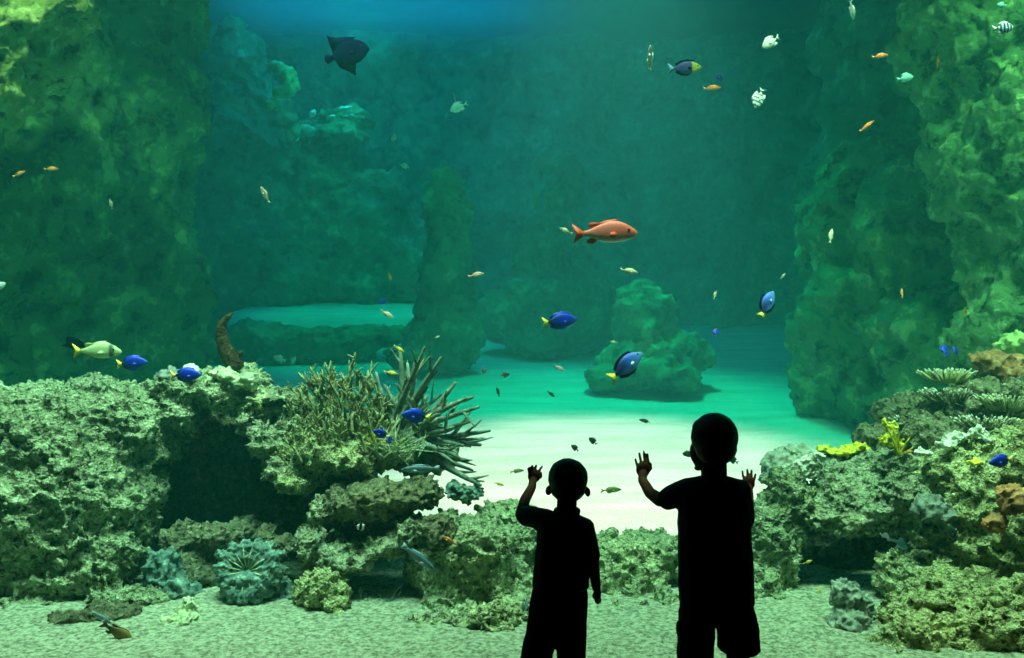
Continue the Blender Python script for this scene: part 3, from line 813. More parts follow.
SHAPES = {
    # stations (x, z_top, z_bottom, half width), tail outline, dorsal, anal
    'tang': dict(st=[(-.32, .028, -.028, .014), (-.26, .07, -.07, .03), (-.12, .155, -.15, .055), (.05, .195, -.185, .07), (.22, .18, -.165, .072), (.36, .115, -.115, .06), (.45, .05, -.06, .035), (.49, .012, -.03, .012)],
                 tail=[(-.30, .03), (-.40, .10), (-.50, .17), (-.46, .05), (-.45, 0), (-.46, -.05), (-.50, -.17), (-.40, -.10), (-.30, -.03)],
                 dorsal=[(-.27, .05), (-.28, .14), (-.12, .22), (.08, .25), (.25, .22), (.3, .14), (.1, .17), (-.1, .13)],
                 anal=[(-.27, -.05), (-.28, -.13), (-.12, -.21), (.06, -.23), (.16, -.2), (.16, -.15), (0, -.14), (-.15, -.1)], eye=(.37, .04)),
    'snapper': dict(st=[(-.34, .035, -.035, .018), (-.25, .055, -.05, .03), (-.12, .11, -.10, .05), (.02, .165, -.14, .068), (.15, .18, -.145, .075), (.28, .15, -.13, .07), (.38, .095, -.10, .055), (.46, .035, -.065, .035), (.495, -.005, -.04, .012)],
                    tail=[(-.32, .035), (-.40, .09), (-.50, .16), (-.47, .07), (-.44, 0), (-.46, -.06), (-.48, -.14), (-.40, -.09), (-.32, -.035)],
                    dorsal=[(-.2, .07), (-.25, .11), (-.24, .155), (-.16, .165), (-.08, .155), (.02, .19), (.16, .205), (.22, .18), (.1, .15), (-.06, .12)],
                    anal=[(-.10, -.09), (-.18, -.16), (-.27, -.15), (-.28, -.10), (-.2, -.06)], eye=(.355, .03)),
    'slim': dict(st=[(-.33, .025, -.025, .014), (-.22, .05, -.05, .03), (-.05, .10, -.10, .05), (.12, .125, -.12, .058), (.28, .105, -.10, .052), (.40, .06, -.065, .035), (.48, .015, -.025, .012)],
                 tail=[(-.31, .025), (-.40, .07), (-.50, .13), (-.44, .03), (-.43, 0), (-.44, -.03), (-.50, -.13), (-.40, -.07), (-.31, -.025)],
                 dorsal=[(-.2, .05), (-.22, .11), (-.05, .15), (.15, .165), (.25, .13), (.22, .10), (0, .10)],
                 anal=[(-.18, -.06), (-.2, -.12), (-.05, -.15), (.02, -.13), (.0, -.09)], eye=(.36, .025)),
    'damsel': dict(st=[(-.28, .035, -.035, .018), (-.2, .08, -.08, .04), (-.05, .19, -.18, .07), (.12, .24, -.225, .085), (.28, .20, -.19, .08), (.40, .11, -.12, .055), (.48, .02, -.045, .015)],
                   tail=[(-.26, .035), (-.38, .10), (-.50, .16), (-.43, .04), (-.42, 0), (-.43, -.04), (-.50, -.16), (-.38, -.10), (-.26, -.035)],
                   dorsal=[(-.2, .08), (-.26, .2), (-.1, .27), (.1, .30), (.22, .27), (.25, .21), (0, .18)],
                   anal=[(-.2, -.08), (-.26, -.2), (-.1, -.27), (.04, -.27), (.06, -.2), (-.08, -.15)], eye=(.35, .05)),
    'trigger': dict(st=[(-.34, .04, -.04, .018), (-.28, .10, -.09, .03), (-.12, .23, -.21, .055), (.06, .29, -.26, .07), (.24, .27, -.22, .072), (.38, .20, -.14, .06), (.47, .10, -.06, .035), (.495, .02, -.04, .012)],
                    tail=[(-.28, .04), (-.36, .08), (-.46, .10), (-.49, .03), (-.5, -.03), (-.46, -.10), (-.36, -.08), (-.28, -.04)],
                    dorsal=[(-.28, .06), (-.29, .22), (-.30, .50), (-.22, .44), (-.1, .39), (.1, .36), (.3, .30), (.1, .22), (-.1, .15)],
                    anal=[(-.28, -.06), (-.24, -.24), (-.10, -.36), (.04, -.50), (.07, -.38), (.12, -.26), (.05, -.19), (-.1, -.14)], eye=(.34, .09)),
    'wrasse': dict(st=[(-.36, .035, -.035, .02), (-.2, .06, -.06, .035), (0, .085, -.085, .05), (.2, .085, -.085, .05), (.36, .06, -.065, .038), (.48, .012, -.025, .012)],
                   tail=[(-.34, .035), (-.42, .07), (-.5, .08), (-.48, 0), (-.5, -.08), (-.42, -.07), (-.34, -.035)],
                   dorsal=[(-.25, .05), (-.26, .09), (0, .12), (.2, .115), (.22, .08), (0, .08)],
                   anal=[(-.25, -.05), (-.26, -.09), (-.05, -.115), (0, -.08)], eye=(.37, .02)),
}
_fm = {}


def fish_meshes(kind):
    if kind in _fm: return _fm[kind]
    S = SHAPES[kind]
    bm = bmesh.new()
    # smooth the stations with a fine resample
    st = S['st']; fine = []
    n = 22
    for k in range(n + 1):
        x = st[0][0] + (st[-1][0] - st[0][0]) * (k / n)
        i = max(i for i in range(len(st)) if st[i][0] <= x + 1e-9); i = min(i, len(st) - 2)
        t = (x - st[i][0]) / (st[i + 1][0] - st[i][0])
        p0 = st[max(i - 1, 0)]; p1 = st[i]; p2 = st[i + 1]; p3 = st[min(i + 2, len(st) - 1)]
        def cr(a, b, c, d): return .5 * ((2 * b) + (-a + c) * t + (2 * a - 5 * b + 4 * c - d) * t * t + (-a + 3 * b - 3 * c + d) * t ** 3)
        fine.append((x,) + tuple(cr(p0[q], p1[q], p2[q], p3[q]) for q in (1, 2, 3)))
    rings = []
    for x, zt, zb, w in fine:
        zc = (zt + zb) / 2; h = (zt - zb) / 2
        rings.append([bm.verts.new((x, max(w, .004) * math.sin(a) * (abs(math.cos(a)) * .15 + .85), zc + h * math.cos(a))) for a in [2 * math.pi * k / 16 for k in range(16)]])
    for A, B in zip(rings, rings[1:]):
        for k in range(16): bm.faces.new((A[k], A[(k + 1) % 16], B[(k + 1) % 16], B[k]))
    bm.faces.new(rings[0]); bm.faces.new(rings[-1])
    body = bm_mesh(bm)
    ex, ez = S['eye']
    i = min(range(len(fine)), key=lambda q: abs(fine[q][0] - ex))
    ew = fine[i][3] * .86
    eyes = []
    for s in (-1, 1):
        b = bmesh.new(); add_ell(b, (ex, s * ew, ez), (.021, .012, .021), sub=2); eyes.append(bm_mesh(b))
    pect = []
    for s in (-1, 1):
        me = fin_mesh([(.2, -.03), (.12, .01), (.05, -.01), (.04, -.06), (.09, -.09), (.16, -.06)], .004)
        me.transform(Matrix.Translation((.2, s * .065, -.03)) @ Matrix.Rotation(-s * R(25), 4, 'Z') @ Matrix.Translation((-.2, 0, .03)))
        pect.append(me)
    _fm[kind] = dict(body=body, tail=fin_mesh(S['tail']), dorsal=fin_mesh(S['dorsal']), anal=fin_mesh(S['anal']), eyes=eyes, pect=pect)
    return _fm[kind]


eye_mat = plain('fish_eye', (.01, .01, .012), .15, .6)
_protos = {}


def make_fish(shape, key, body, fin, tail=None, extra=None, pect=None):
    fm = fish_meshes(shape)
    root = empty('fish', (0, 0, 0))

    def part(n, me, mat):
        me = me.copy(); me.materials.clear(); return link_mesh(n, me, mat, root)
    part('body', fm['body'], body)
    part('tail_fin', fm['tail'], tail or fin)
    part('dorsal_fin', fm['dorsal'], fin)
    part('anal_fin', fm['anal'], fin)
    for me in fm['pect']: part('pectoral_fin', me, pect or fin)
    for me in fm['eyes']: part('eye', me, eye_mat)
    if extra: extra(part)
    return root


def fm_(name, c, **k): return fish_mat(name, [(0, c), (1, c)], **k)



BLU = (.008, .03, .62); NAVY = (.008, .015, .08); YEL = (.95, .75, .08); ORG = (.95, .27, .05)
FM = {
    'blue': fish_mat('blue_tang_skin', [(.15, NAVY), (.3, (.01, .03, .25)), (.5, BLU), (.8, (.01, .05, .7)), (1, (.03, .12, .75))]),
    'blue_fin': fm_('blue_fin', (.01, .05, .55)), 'yellow_fin': fm_('yellow_fin', YEL),
    'palette': fish_mat('palette_tang_skin', [(.12, NAVY), (.45, (.01, .03, .2)), (.62, (.03, .12, .7)), (1, (.15, .35, .85))], belly=(.12, .3, .8), zsplit=(-.16, -.02)),
    'navy': fm_('dark_navy_skin', (.002, .004, .03), rough=1), 'navyfin': fm_('dark_navy_fin', (.002, .004, .028), rough=1),
    'red': fish_mat('red_snapper_skin', [(0, (.95, .26, .18)), (.6, (.95, .24, .20)), (.85, (.95, .16, .10)), (1, (.95, .24, .14))], belly=(.9, .55, .5), zsplit=(-.15, .0)),
    'redfin': fm_('orange_red_fin', (.85, .10, .03)),
    'orange': fm_('orange_skin', ORG, belly=(.95, .55, .25)), 'orangefin': fm_('orange_fin', (.9, .45, .15)),
    'yellow': fm_('yellow_skin', (.95, .72, .08), belly=(.95, .85, .4)), 'yellowf': fm_('yellow_body_fin', (.9, .7, .1)),
    'white': fm_('white_skin', (.85, .95, .9)), 'whitefin': fm_('white_fin', (.7, .9, .85)),
    'cream': fm_('cream_skin', (.9, .85, .55), belly=(.95, .95, .8)), 'creamfin': fm_('cream_fin', (.85, .8, .5)),
    'pink': fm_('pinkish_silver_skin', (.85, .5, .38), belly=(.9, .85, .7)), 'pinkfin': fm_('pinkish_fin', (.7, .45, .35)),
    'dark': fm_('dark_olive_skin', (.04, .06, .03)), 'darkfin': fm_('dark_olive_fin', (.05, .07, .03)),
    'olive': fm_('olive_skin', (.25, .30, .10), belly=(.45, .5, .2)), 'olivefin': fm_('olive_fin', (.4, .4, .08)),
    'greenpale': fish_mat('pale_green_skin', [(0, (.8, .75, .2)), (.14, (.55, .6, .2)), (.3, (.62, .75, .38)), (.74, (.62, .75, .38)), (.78, (.12, .18, .10)), (.83, (.12, .18, .10)), (.87, (.6, .72, .36)), (1, (.55, .68, .35))]),
    'greenfin': fm_('pale_green_fin', (.5, .6, .28)),
    'cyan': fm_('cyan_skin', (.35, .95, .8)), 'cyanfin': fm_('cyan_fin', (.3, .8, .7)),
    'striped': fish_mat('barred_skin', [(0, (.55, .75, .95)), (1, (.6, .8, .95))], stripes=(42, (.01, .03, .12), .1)),
    'wstriped': fish_mat('mottled_white_skin', [(0, (.7, .85, .8)), (1, (.7, .85, .8))], stripes=(36, (.08, .14, .14), .35)),
    'humbug': fish_mat('black_white_barred_skin', [(0, (.85, .85, .8)), (1, (.85, .85, .8))], stripes=(20, (.006, .006, .008), -.1)),
    'yhead': fish_mat('purple_blue_yellow_head_skin', [(0, (.05, .08, .32)), (.68, (.07, .08, .30)), (.72, (.6, .65, .08)), (.9, (.6, .65, .1)), (1, (.2, .3, .3))]),
    'bluefin_pale': fm_('pale_blue_fin', (.3, .55, .95)),
    'brown': fish_mat('brown_dark_ended_skin', [(.1, (.03, .03, .02)), (.3, (.05, .045, .02)), (.6, (.28, .2, .06)), (.88, (.3, .22, .06)), (.93, (.01, .01, .01)), (1, (.01, .01, .01))]),
    'brownfin': fm_('brown_fin', (.08, .06, .03)),
    'steel': fm_('grey_blue_skin', (.10, .18, .24), belly=(.3, .4, .42)), 'steelfin': fm_('grey_blue_fin', (.25, .4, .45)),
    'teal': fm_('dim_teal_skin', (.12, .35, .32)), 'tealfin': fm_('dim_teal_fin', (.12, .35, .32)),
}


def filament(part):
    bm = bmesh.new()
    tube(bm, [Vector((.1, 0, .2)), Vector((.02, 0, .4)), Vector((-.03, 0, .62)), Vector((-.05, 0, .85))], [.022, .015, .01, .006], 6)
    part('dorsal_filament', bm_mesh(bm), FM['whitefin'])


KIND = {
    'tang': ('tang', 'blue', 'blue_fin', 'yellow_fin', None, 'blue_fin'), 'palette': ('tang', 'palette', 'navyfin', 'yellow_fin', None, 'whitefin'),
    'darktrigger': ('trigger', 'navy', 'navyfin', None, None, None), 'snapper': ('snapper', 'red', 'redfin', None, None, None),
    'orange': ('slim', 'orange', 'orangefin', None, None, None), 'yellow': ('slim', 'yellow', 'yellowf', None, None, None),
    'yellowd': ('damsel', 'yellow', 'yellowf', None, None, None), 'cream': ('slim', 'cream', 'creamfin', None, None, None),
    'white': ('damsel', 'white', 'whitefin', None, None, None), 'whiteslim': ('slim', 'white', 'whitefin', None, None, None),
    'pink': ('slim', 'pink', 'pinkfin', None, None, None), 'dark': ('damsel', 'dark', 'darkfin', None, None, None),
    'darkslim': ('slim', 'dark', 'darkfin', None, None, None), 'darkyt': ('slim', 'dark', 'darkfin', 'yellow_fin', None, None),
    'olive': ('slim', 'olive', 'olivefin', None, None, None), 'greenpale': ('snapper', 'greenpale', 'greenfin', 'yellow_fin', None, None),
    'cyan': ('damsel', 'cyan', 'cyanfin', None, None, None), 'banner': ('damsel', 'cyan', 'cyanfin', None, filament, None),
    'striped': ('damsel', 'striped', 'whitefin', None, None, None), 'wstriped': ('damsel', 'wstriped', 'whitefin', None, None, None),
    'humbug': ('damsel', 'humbug', 'navyfin', None, None, None), 'yhead': ('tang', 'yhead', 'navyfin', 'bluefin_pale', None, None),
    'brown': ('snapper', 'brown', 'brownfin', None, None, None), 'steel': ('wrasse', 'steel', 'steelfin', None, None, None),
    'teal': ('damsel', 'teal', 'tealfin', None, None, None), 'bluedam': ('damsel', 'blue', 'blue_fin', None, None, None),
    'orangew': ('wrasse', 'orange', 'orangefin', None, None, None), 'whitew': ('wrasse', 'white', 'whitefin', None, None, None),
}
CATN = 'fish'
# kind, px, py, length px, depth m, heading deg (0 right, 90 up, 180 left), yaw deg, name, label, group
FISH = [
    ('darktrigger', 347, 54, 46, 5.0, 18, 10, 'triggerfish', 'black navy triggerfish with tall pointed fins, near the top at left'),
    ('snapper', 605, 233, 66, 4.6, 2, 0, 'snapper', 'large pinkish red snapper swimming right in mid water'),
    ('tang', 560, 321, 38, 5.0, 6, 15, 'blue_tang', 'bright blue tang with yellow tail swimming right over the far sand'),
    ('palette', 626, 366, 46, 4.6, 38, 20, 'blue_tang', 'pale-faced blue tang heading up right in front of the rock mound'),
    ('palette', 767, 304, 34, 5.2, 58, 25, 'blue_tang', 'blue and black tang swimming steeply upward right of the centre'),
    ('tang', 132, 363, 32, 4.8, 5, 0, 'blue_tang', 'deep blue tang with yellow tail above the left reef behind the green fish'),
    ('tang', 186, 375, 32, 4.6, 2, 0, 'blue_tang', 'dark blue tang with yellow tail touching the left reef top by the white coral'),
    ('greenpale', 97, 351, 50, 4.9, 0, 0, 'triggerfish', 'pale yellow-green fish with a dark cheek bar above the left reef'),
    ('darktrigger', 74, 344, 24, 5.4, 100, 50, 'triggerfish', 'black fish nose up behind the tail of the pale green fish'),
    ('tang', 381, 434, 20, 4.45, 150, 30, 'blue_tang', 'small vivid blue fish in the reef above the lime coral, facing left'),
    ('bluedam', 390, 440, 14, 4.5, 170, 60, 'damselfish', 'vivid blue fish just below and right of the small vivid blue fish'),
    ('tang', 416, 416, 32, 4.55, 168, 25, 'blue_tang', 'blue tang hovering right in front of the dark finger coral'),
    ('tang', 1001, 461, 30, 4.05, 185, 15, 'blue_tang', 'dark blue tang over the lower right reef slope'),
    ('bluedam', 945, 351, 20, 5.2, 60, 50, 'damselfish', 'left of the two blue fish above the right plate corals'),
    ('bluedam', 955, 351, 16, 5.3, 40, 55, 'damselfish', 'right of the two blue fish above the right plate corals'),
    ('yhead', 685, 68, 34, 5.6, 3, 0, 'angelfish', 'dusky blue fish with yellow-green face and pale tail near the top'),
    ('orange', 712, 88, 18, 5.4, 5, 0, 'anthias', 'orange fish just below right of the yellow-faced blue fish'),
    ('bluedam', 720, 78, 12, 6.2, 80, 40, 'damselfish', 'tiny dark blue fish directly above the orange fish at the top'),
    ('whitew', 650, 58, 26, 4.9, 92, 25, 'anthias', 'slim white fish pointing straight up near the top'),
    ('white', 771, 42, 22, 5.2, 212, 10, 'damselfish', 'pale mint white fish heading down left near the top right'),
    ('wstriped', 759, 98, 24, 5.2, 245, 15, 'damselfish', 'white fish with grey bars heading steeply down below the mint white fish'),
    ('whiteslim', 852, 10, 20, 5.2, 290, 20, 'damselfish', 'white fish nose down at the very top right'),
    ('orange', 880, 56, 17, 5.0, 10, 0, 'anthias', 'rusty orange fish before the upper right cliff edge'),
    ('cyan', 905, 78, 17, 5.4, 12, 0, 'damselfish', 'small turquoise fish before the upper right cliff edge'),
    ('orangew', 867, 126, 18, 5.0, 38, 0, 'anthias', 'peach coloured fish heading up right below the turquoise fish'),
    ('orangew', 938, 62, 13, 5.0, 110, 40, 'wrasse', 'tiny orange and white fish upright before the upper right cliff'),
    ('striped', 1003, 28, 22, 5.0, 4, 0, 'sergeant_fish', 'blue-white fish with dark bars in the top right corner'),
    ('cyan', 1002, 5, 10, 5.4, 170, 0, 'damselfish', 'tiny turquoise fish above the barred fish in the corner'),
    ('cream', 831, 236, 17, 5.4, 75, 20, 'wrasse', 'pale yellow fish pointing upward in front of the right rock mass'),
    ('yellow', 965, 312, 14, 4.8, 290, 35, 'wrasse', 'golden yellow fish nose down by the right rock mass'),
    ('orangew', 902, 293, 12, 5.6, 80, 30, 'wrasse', 'dull reddish fish upright before the right rock mass'),
    ('cream', 783, 276, 8, 6.0, 50, 0, 'damselfish', 'tiny faint fish above the steeply rising blue tang'),
    ('cream', 715, 295, 10, 6.0, 70, 20, 'damselfish', 'tiny pale green fish in open water right of the rock mound'),
    ('bluedam', 716, 333, 11, 7.0, 80, 40, 'damselfish', 'tiny faint blue fish over the far right sand'),
    ('cream', 614, 342, 8, 5.5, 170, 0, 'damselfish', 'tiny pale yellow fish before the rock mound'),
    ('cream', 566, 231, 15, 5.0, 155, 10, 'wrasse', 'small cream fish just behind the tail of the red snapper'),
    ('cream', 629, 271, 19, 4.7, 350, 0, 'wrasse', 'cream fish just below the red snapper'),
    ('pink', 476, 275, 17, 5.0, 12, 0, 'anthias', 'silvery orange fish left of centre in mid water'),
    ('pink', 387, 314, 16, 5.2, 330, 0, 'anthias', 'silvery pink fish heading down right above the coral bush'),
    ('yellow', 390, 277, 9, 5.4, 275, 30, 'wrasse', 'tiny yellow fish pointing down above the silvery pink fish'),
    ('bluedam', 382, 302, 9, 6.6, 20, 0, 'damselfish', 'tiny dim blue fish just above the silvery pink fish'),
    ('yellow', 399, 349, 13, 4.9, 330, 0, 'damselfish', 'bright yellow fish over the tips of the finger coral'),
    ('yellow', 391, 373, 15, 4.8, 350, 0, 'damselfish', 'bright yellow fish inside the coral tips, lower of the pair'),
    ('cream', 437, 337, 6, 6.0, 20, 0, 'damselfish', 'tiny pale fish before the slim mossy pillar'),
    ('pink', 559, 368, 13, 5.2, 330, 0, 'anthias', 'small orange-brown fish over the emerald sand'),
    ('darkslim', 551, 394, 10, 5.0, 320, 0, 'damselfish', 'small dark fish heading down right over the white sand edge'),
    ('darkslim', 498, 392, 11, 5.4, 105, 20, 'damselfish', 'small dark upright fish over the white sand edge at left'),
    ('dark', 505, 375, 10, 7.5, 10, 0, 'damselfish', 'dim green fish over the emerald sand at left'),
    ('dark', 484, 371, 8, 7.5, 70, 30, 'damselfish', 'tiny dim upright fish beside the dim green fish'),
    ('darkyt', 645, 421, 13, 5.0, 165, 0, 'damselfish', 'dark fish with a yellow tail over the bright sand'),
    ('dark', 593, 441, 11, 5.0, 140, 0, 'damselfish', 'right of the two dark fish above the smaller boy'),
    ('dark', 575, 448, 10, 5.0, 140, 0, 'damselfish', 'left of the two dark fish above the smaller boy'),
    ('olive', 611, 490, 22, 4.6, 4, 0, 'wrasse', 'olive fish with a yellow tail over the white sand between the boys'),
    ('olive', 517, 471, 15, 4.9, 8, 0, 'wrasse', 'pale olive fish beside the raised hand of the smaller boy'),
    ('yellow', 499, 484, 11, 4.8, 345, 0, 'wrasse', 'small yellow fish right of the finger coral tips'),
    ('dark', 688, 454, 12, 4.9, 175, 0, 'damselfish', 'dark fish just left of the face of the taller boy'),
    ('dark', 733, 460, 13, 4.9, 150, 0, 'damselfish', 'dark fish just right of the head of the taller boy'),
    ('pink', 265, 195, 19, 5.6, 112, 20, 'anthias', 'dull pink fish pointing up in the dark water at left'),
    ('orange', 19, 174, 14, 5.4, 25, 0, 'anthias', 'orange fish at the left edge, lower left of the pair'),
    ('orange', 51, 169, 15, 5.4, 2, 0, 'anthias', 'orange fish near the left edge, upper right of the pair'),
    ('cream', 111, 204, 11, 5.8, 95, 20, 'wrasse', 'pale green fish pointing up before the left cliff'),
    ('white', 0, 286, 13, 5.2, 30, 0, 'damselfish', 'white fish half cut off by the left edge'),
    ('banner', 459, 107, 20, 6.4, 205, 10, 'bannerfish', 'mint green fish with a long upright fin streamer at top centre'),
    ('cyan', 394, 138, 10, 7.5, 80, 20, 'damselfish', 'dim mint fish below left of the streamer fish'),
    ('cyan', 405, 166, 10, 8.0, 160, 0, 'damselfish', 'faint mint fish lower than the other, before the dark shelf'),
    ('teal', 205, 37, 9, 8.0, 170, 0, 'damselfish', 'faint bluish fish near the top left in dark water'),
    ('teal', 314, 190, 9, 9.0, 170, 0, 'damselfish', 'faint dim fish below the high coral shelf'),
    ('teal', 280, 359, 14, 7.5, 160, 0, 'damselfish', 'dim green fish over the far left sand, left of two'),
    ('teal', 293, 361, 9, 7.5, 60, 0, 'damselfish', 'dim small fish over the far left sand, right of two'),
    ('brown', 118, 633, 40, 3.9, 322, 10, 'rabbitfish', 'brown fish with dark head end diving to the sand at lower left'),
    ('steel', 102, 618, 24, 4.0, 330, 0, 'wrasse', 'drab grey fish above the brown diving fish'),
    ('orangew', 449, 540, 18, 4.05, 150, 0, 'anthias', 'bright orange fish before the round brown coral knob'),
    ('steel', 419, 558, 44, 4.1, 322, 0, 'wrasse', 'long dark grey fish slanting down across the centre rock'),
    ('humbug', 359, 527, 16, 4.3, 350, 20, 'humbug_damselfish', 'black fish with white bars under the brown boulder'),
    ('steel', 420, 469, 40, 4.4, 182, 0, 'wrasse', 'grey-blue fish with pale fin rays resting above the brown boulder'),
    ('yellow', 260, 407, 11, 4.7, 100, 20, 'damselfish', 'yellow fish before the arching rock at left'),
    ('orange', 985, 525, 9, 3.95, 150, 0, 'anthias', 'tiny orange fish over the lower right reef slope'),
    ('yellow', 808, 562, 10, 4.2, 20, 0, 'damselfish', 'yellow fish in the mouth of the right cave'),
    ('yellow', 820, 591, 10, 4.2, 85, 20, 'wrasse', 'yellow fish upright above the low brown rock by the right cave'),
    ('orange', 909, 452, 9, 4.6, 10, 0, 'anthias', 'tiny orange fish beside the yellow coral at right'),
    ('steel', 526, 605, 16, 4.1, 80, 30, 'damselfish', 'dim blue fish just left of the smaller boy'),
]
GRP = {}
for f in FISH: GRP[f[7]] = GRP.get(f[7], 0) + 1
for kind, px, py, ln, d, ang, yaw, nm, lab in FISH:
    if kind not in _protos:
        s, b, fn, tl, ex, pc = KIND[kind]
        r0 = make_fish(s, kind, FM[b], FM[fn], FM[tl] if tl else None, ex, FM[pc] if pc else None)
        _protos[kind] = r0
        r = r0
    else:
        r = copy_tree(_protos[kind])
    r.name = nm
    if abs(((ang + 180) % 360) - 180) <= 90:
        Mx = Matrix.Rotation(-R(ang), 3, 'Y') @ Matrix.Rotation(R(yaw), 3, 'Z')
    else:
        Mx = Matrix.Rotation(R(180 - ang), 3, 'Y') @ Matrix.Rotation(R(180 + yaw), 3, 'Z')
    r.rotation_euler = Mx.to_euler()
    r.location = P(px, py, d)
    L_ = ln / F * d
    r.scale = (L_,) * 3
    tag(r, lab, CATN, ('small ' if ln < 60 else '') + nm.replace('_', ' ') + ' in the tank' if GRP[nm] > 1 else None)
#PART4
# ------------------------------------------------------------------ the two boys at the glass
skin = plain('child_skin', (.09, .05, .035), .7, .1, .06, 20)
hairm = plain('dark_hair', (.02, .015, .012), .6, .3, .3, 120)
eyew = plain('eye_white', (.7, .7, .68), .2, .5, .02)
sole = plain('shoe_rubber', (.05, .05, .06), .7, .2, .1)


def cloth(name, col): return plain(name, col, .9, .1, .12, 60)


def hand(bm, palm, pr, fingers, thumb, fr=.0064):
    """palm ellipsoid plus separate tapered fingers (root, mid, tip) and a thumb from the side of the palm"""
    add_ell(bm, palm, pr, sub=3)
    for chain_ in fingers + [thumb]:
        r0 = fr * (1.15 if chain_ is thumb else 1)
        n = len(chain_)
        chain(bm, [(p, r0 * (1 - .22 * i / (n - 1))) for i, p in enumerate(chain_)], 2)


def person_part(name, bm, mat, voxel, root, smooth=4, disp=()):
    o = blob(name, bm, mat, voxel, origin=root.location, smooth=smooth, disp=disp)
    o.parent = root; o.location = (0, 0, 0)
    return o


def ell(bm, c, r, rot=None): add_ell(bm, c, r, rot)


def shoe(root, ankle, toe_dir, mat):
    bm = bmesh.new()
    heel = Vector((ankle.x, ankle.y - .01, .035)); toe = heel + Vector((toe_dir * .02, .12, -.008))
    add_hull(bm, [(heel, (.032, .036, .033)), (toe, (.035, .035, .025))], 2)
    add_hull(bm, [(heel, (.028, .03, .03)), (Vector((ankle.x, ankle.y, .075)), (.03, .034, .02))], 2)
    add_hull(bm, [(heel - Vector((0, .005, .018)), (.036, .042, .0155)), (toe - Vector((0, 0, .010)), (.039, .04, .0155))], 2)
    return person_part('shoe', bm, mat, .005, root, 2)


# ---- taller boy
BASE = P(714, 600, 3.2); BASE.z = 0
root = empty('person', BASE)
tag(root, 'taller child in t-shirt and baggy shorts, both palms on the glass, seen from behind', 'person', 'children at the aquarium window')
bm = bmesh.new()
D = 3.22
hc = P(714, 441, 3.21)
ell(bm, hc, (.079, .090, .090))
ell(bm, P(715, 434, 3.19), (.080, .085, .072))
add_hull(bm, [(P(704, 450, 3.25), (.046, .04, .05)), (P(713, 456, 3.21), (.056, .05, .046)), (P(703, 463, 3.255), (.034, .035, .026))], 2)
ell(bm, P(692.5, 453.5, 3.275), (.010, .014, .010), (0, 0, .5))       # nose
add_hull(bm, [(P(696, 447, 3.27), (.010, .012, .010)), (P(693, 452, 3.283), (.008, .010, .008))], 1)
ell(bm, P(694.5, 459.5, 3.275), (.008, .010, .006)); ell(bm, P(695, 462.5, 3.272), (.008, .010, .006))
ell(bm, P(698, 468, 3.265), (.014, .014, .010))
ell(bm, P(735, 449, 3.2), (.008, .012, .018)); ell(bm, P(702, 448, 3.16), (.008, .012, .018))
chain(bm, [(P(714, 462, 3.20), .046), (P(714, 486, 3.20), .048)])
ell(bm, P(704.5, 452, 3.235), (.054, .055, .062)); ell(bm, P(706, 459, 3.235), (.046, .05, .048))
add_hull(bm, [(P(690, 494, D), (.040, .045, .035)), (P(738, 494, D), (.036, .045, .035)), (P(714, 482, D), (.05, .045, .02)), (P(697, 590, D), (.045, .06, .04)), (P(731, 590, D), (.045, .06, .04))], 2)
# left arm
chain(bm, [(P(688, 494, 3.22), .038), (P(660, 500, 3.32), .0265), (P(650, 493, 3.39), .0225), (P(642.5, 480, 3.468), .0185), (P(643, 473, 3.484), .018)])
hand(bm, P(643, 469.5, 3.487), (.0285, .0115, .034),
     [[P(637.5, 466, 3.49), P(636.3, 463, 3.494), P(635.4, 459, 3.496)],
      [P(641, 462, 3.49), P(640, 458, 3.494), P(639.4, 453, 3.496)],
      [P(645, 461, 3.49), P(644.2, 457, 3.494), P(643.7, 451.5, 3.496)],
      [P(648.5, 462.5, 3.49), P(648, 459, 3.494), P(647.6, 454, 3.496)]],
     [P(647, 473, 3.488), P(651, 468.5, 3.492), P(650.6, 463.5, 3.494)], .0060)
# right arm
chain(bm, [(P(738, 494, 3.22), .038), (P(745, 522, 3.28), .0275), (P(748, 510, 3.37), .0235), (P(749, 494, 3.465), .018), (P(748.5, 487, 3.482), .016)])
hand(bm, P(748.5, 483.5, 3.487), (.026, .0115, .030),
     [[P(743.8, 478, 3.49), P(742.8, 475, 3.494), P(742.4, 471, 3.496)],
      [P(747.6, 476, 3.49), P(747.4, 474, 3.494), P(747.2, 469.5, 3.496)],
      [P(751.2, 476, 3.49), P(751.4, 474, 3.494), P(751.6, 470.5, 3.496)],
      [P(754, 480, 3.49), P(755, 477, 3.494), P(755.4, 474, 3.496)]],
     [P(744, 488, 3.488), P(741.5, 484, 3.492), P(741.2, 481, 3.494)], .0060)
# legs
for ax, kx in ((696, 695), (732, 738)):
    chain(bm, [(P(ax, 596, D), .060), (P(kx, 655, 3.24), .043), (P(kx, 685, 3.2), .042), (P(kx, 727, 3.22), .027), (P(kx, 735, 3.22), .028)])
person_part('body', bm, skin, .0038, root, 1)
bm = bmesh.new()
ell(bm, P(714.5, 436.5, 3.187), (.0845, .090, .0865)); ell(bm, P(716, 450, 3.172), (.072, .07, .055))
ell(bm, P(709, 427, 3.215), (.060, .06, .036))
person_part('hair', bm, hairm, .006, root, 2, [('CLOUDS', .02, .004, False)])
bm = bmesh.new()
for a, r in ((0, 0),):
    add_hull(bm, [(P(690.5, 491, D), (.048, .058, .046)), (P(738, 491, D), (.045, .058, .046)), (P(714, 481, D), (.062, .05, .026)),
                  (P(694, 520, D), (.052, .07, .03)), (P(731, 530, D), (.054, .07, .03)), (P(698, 602, D), (.070, .085, .02)), (P(735, 602, D), (.068, .085, .02))], 2)
chain(bm, [(P(690, 491, 3.22), .048), (P(676, 496, 3.245), .046), (P(668, 499, 3.275), .042)])
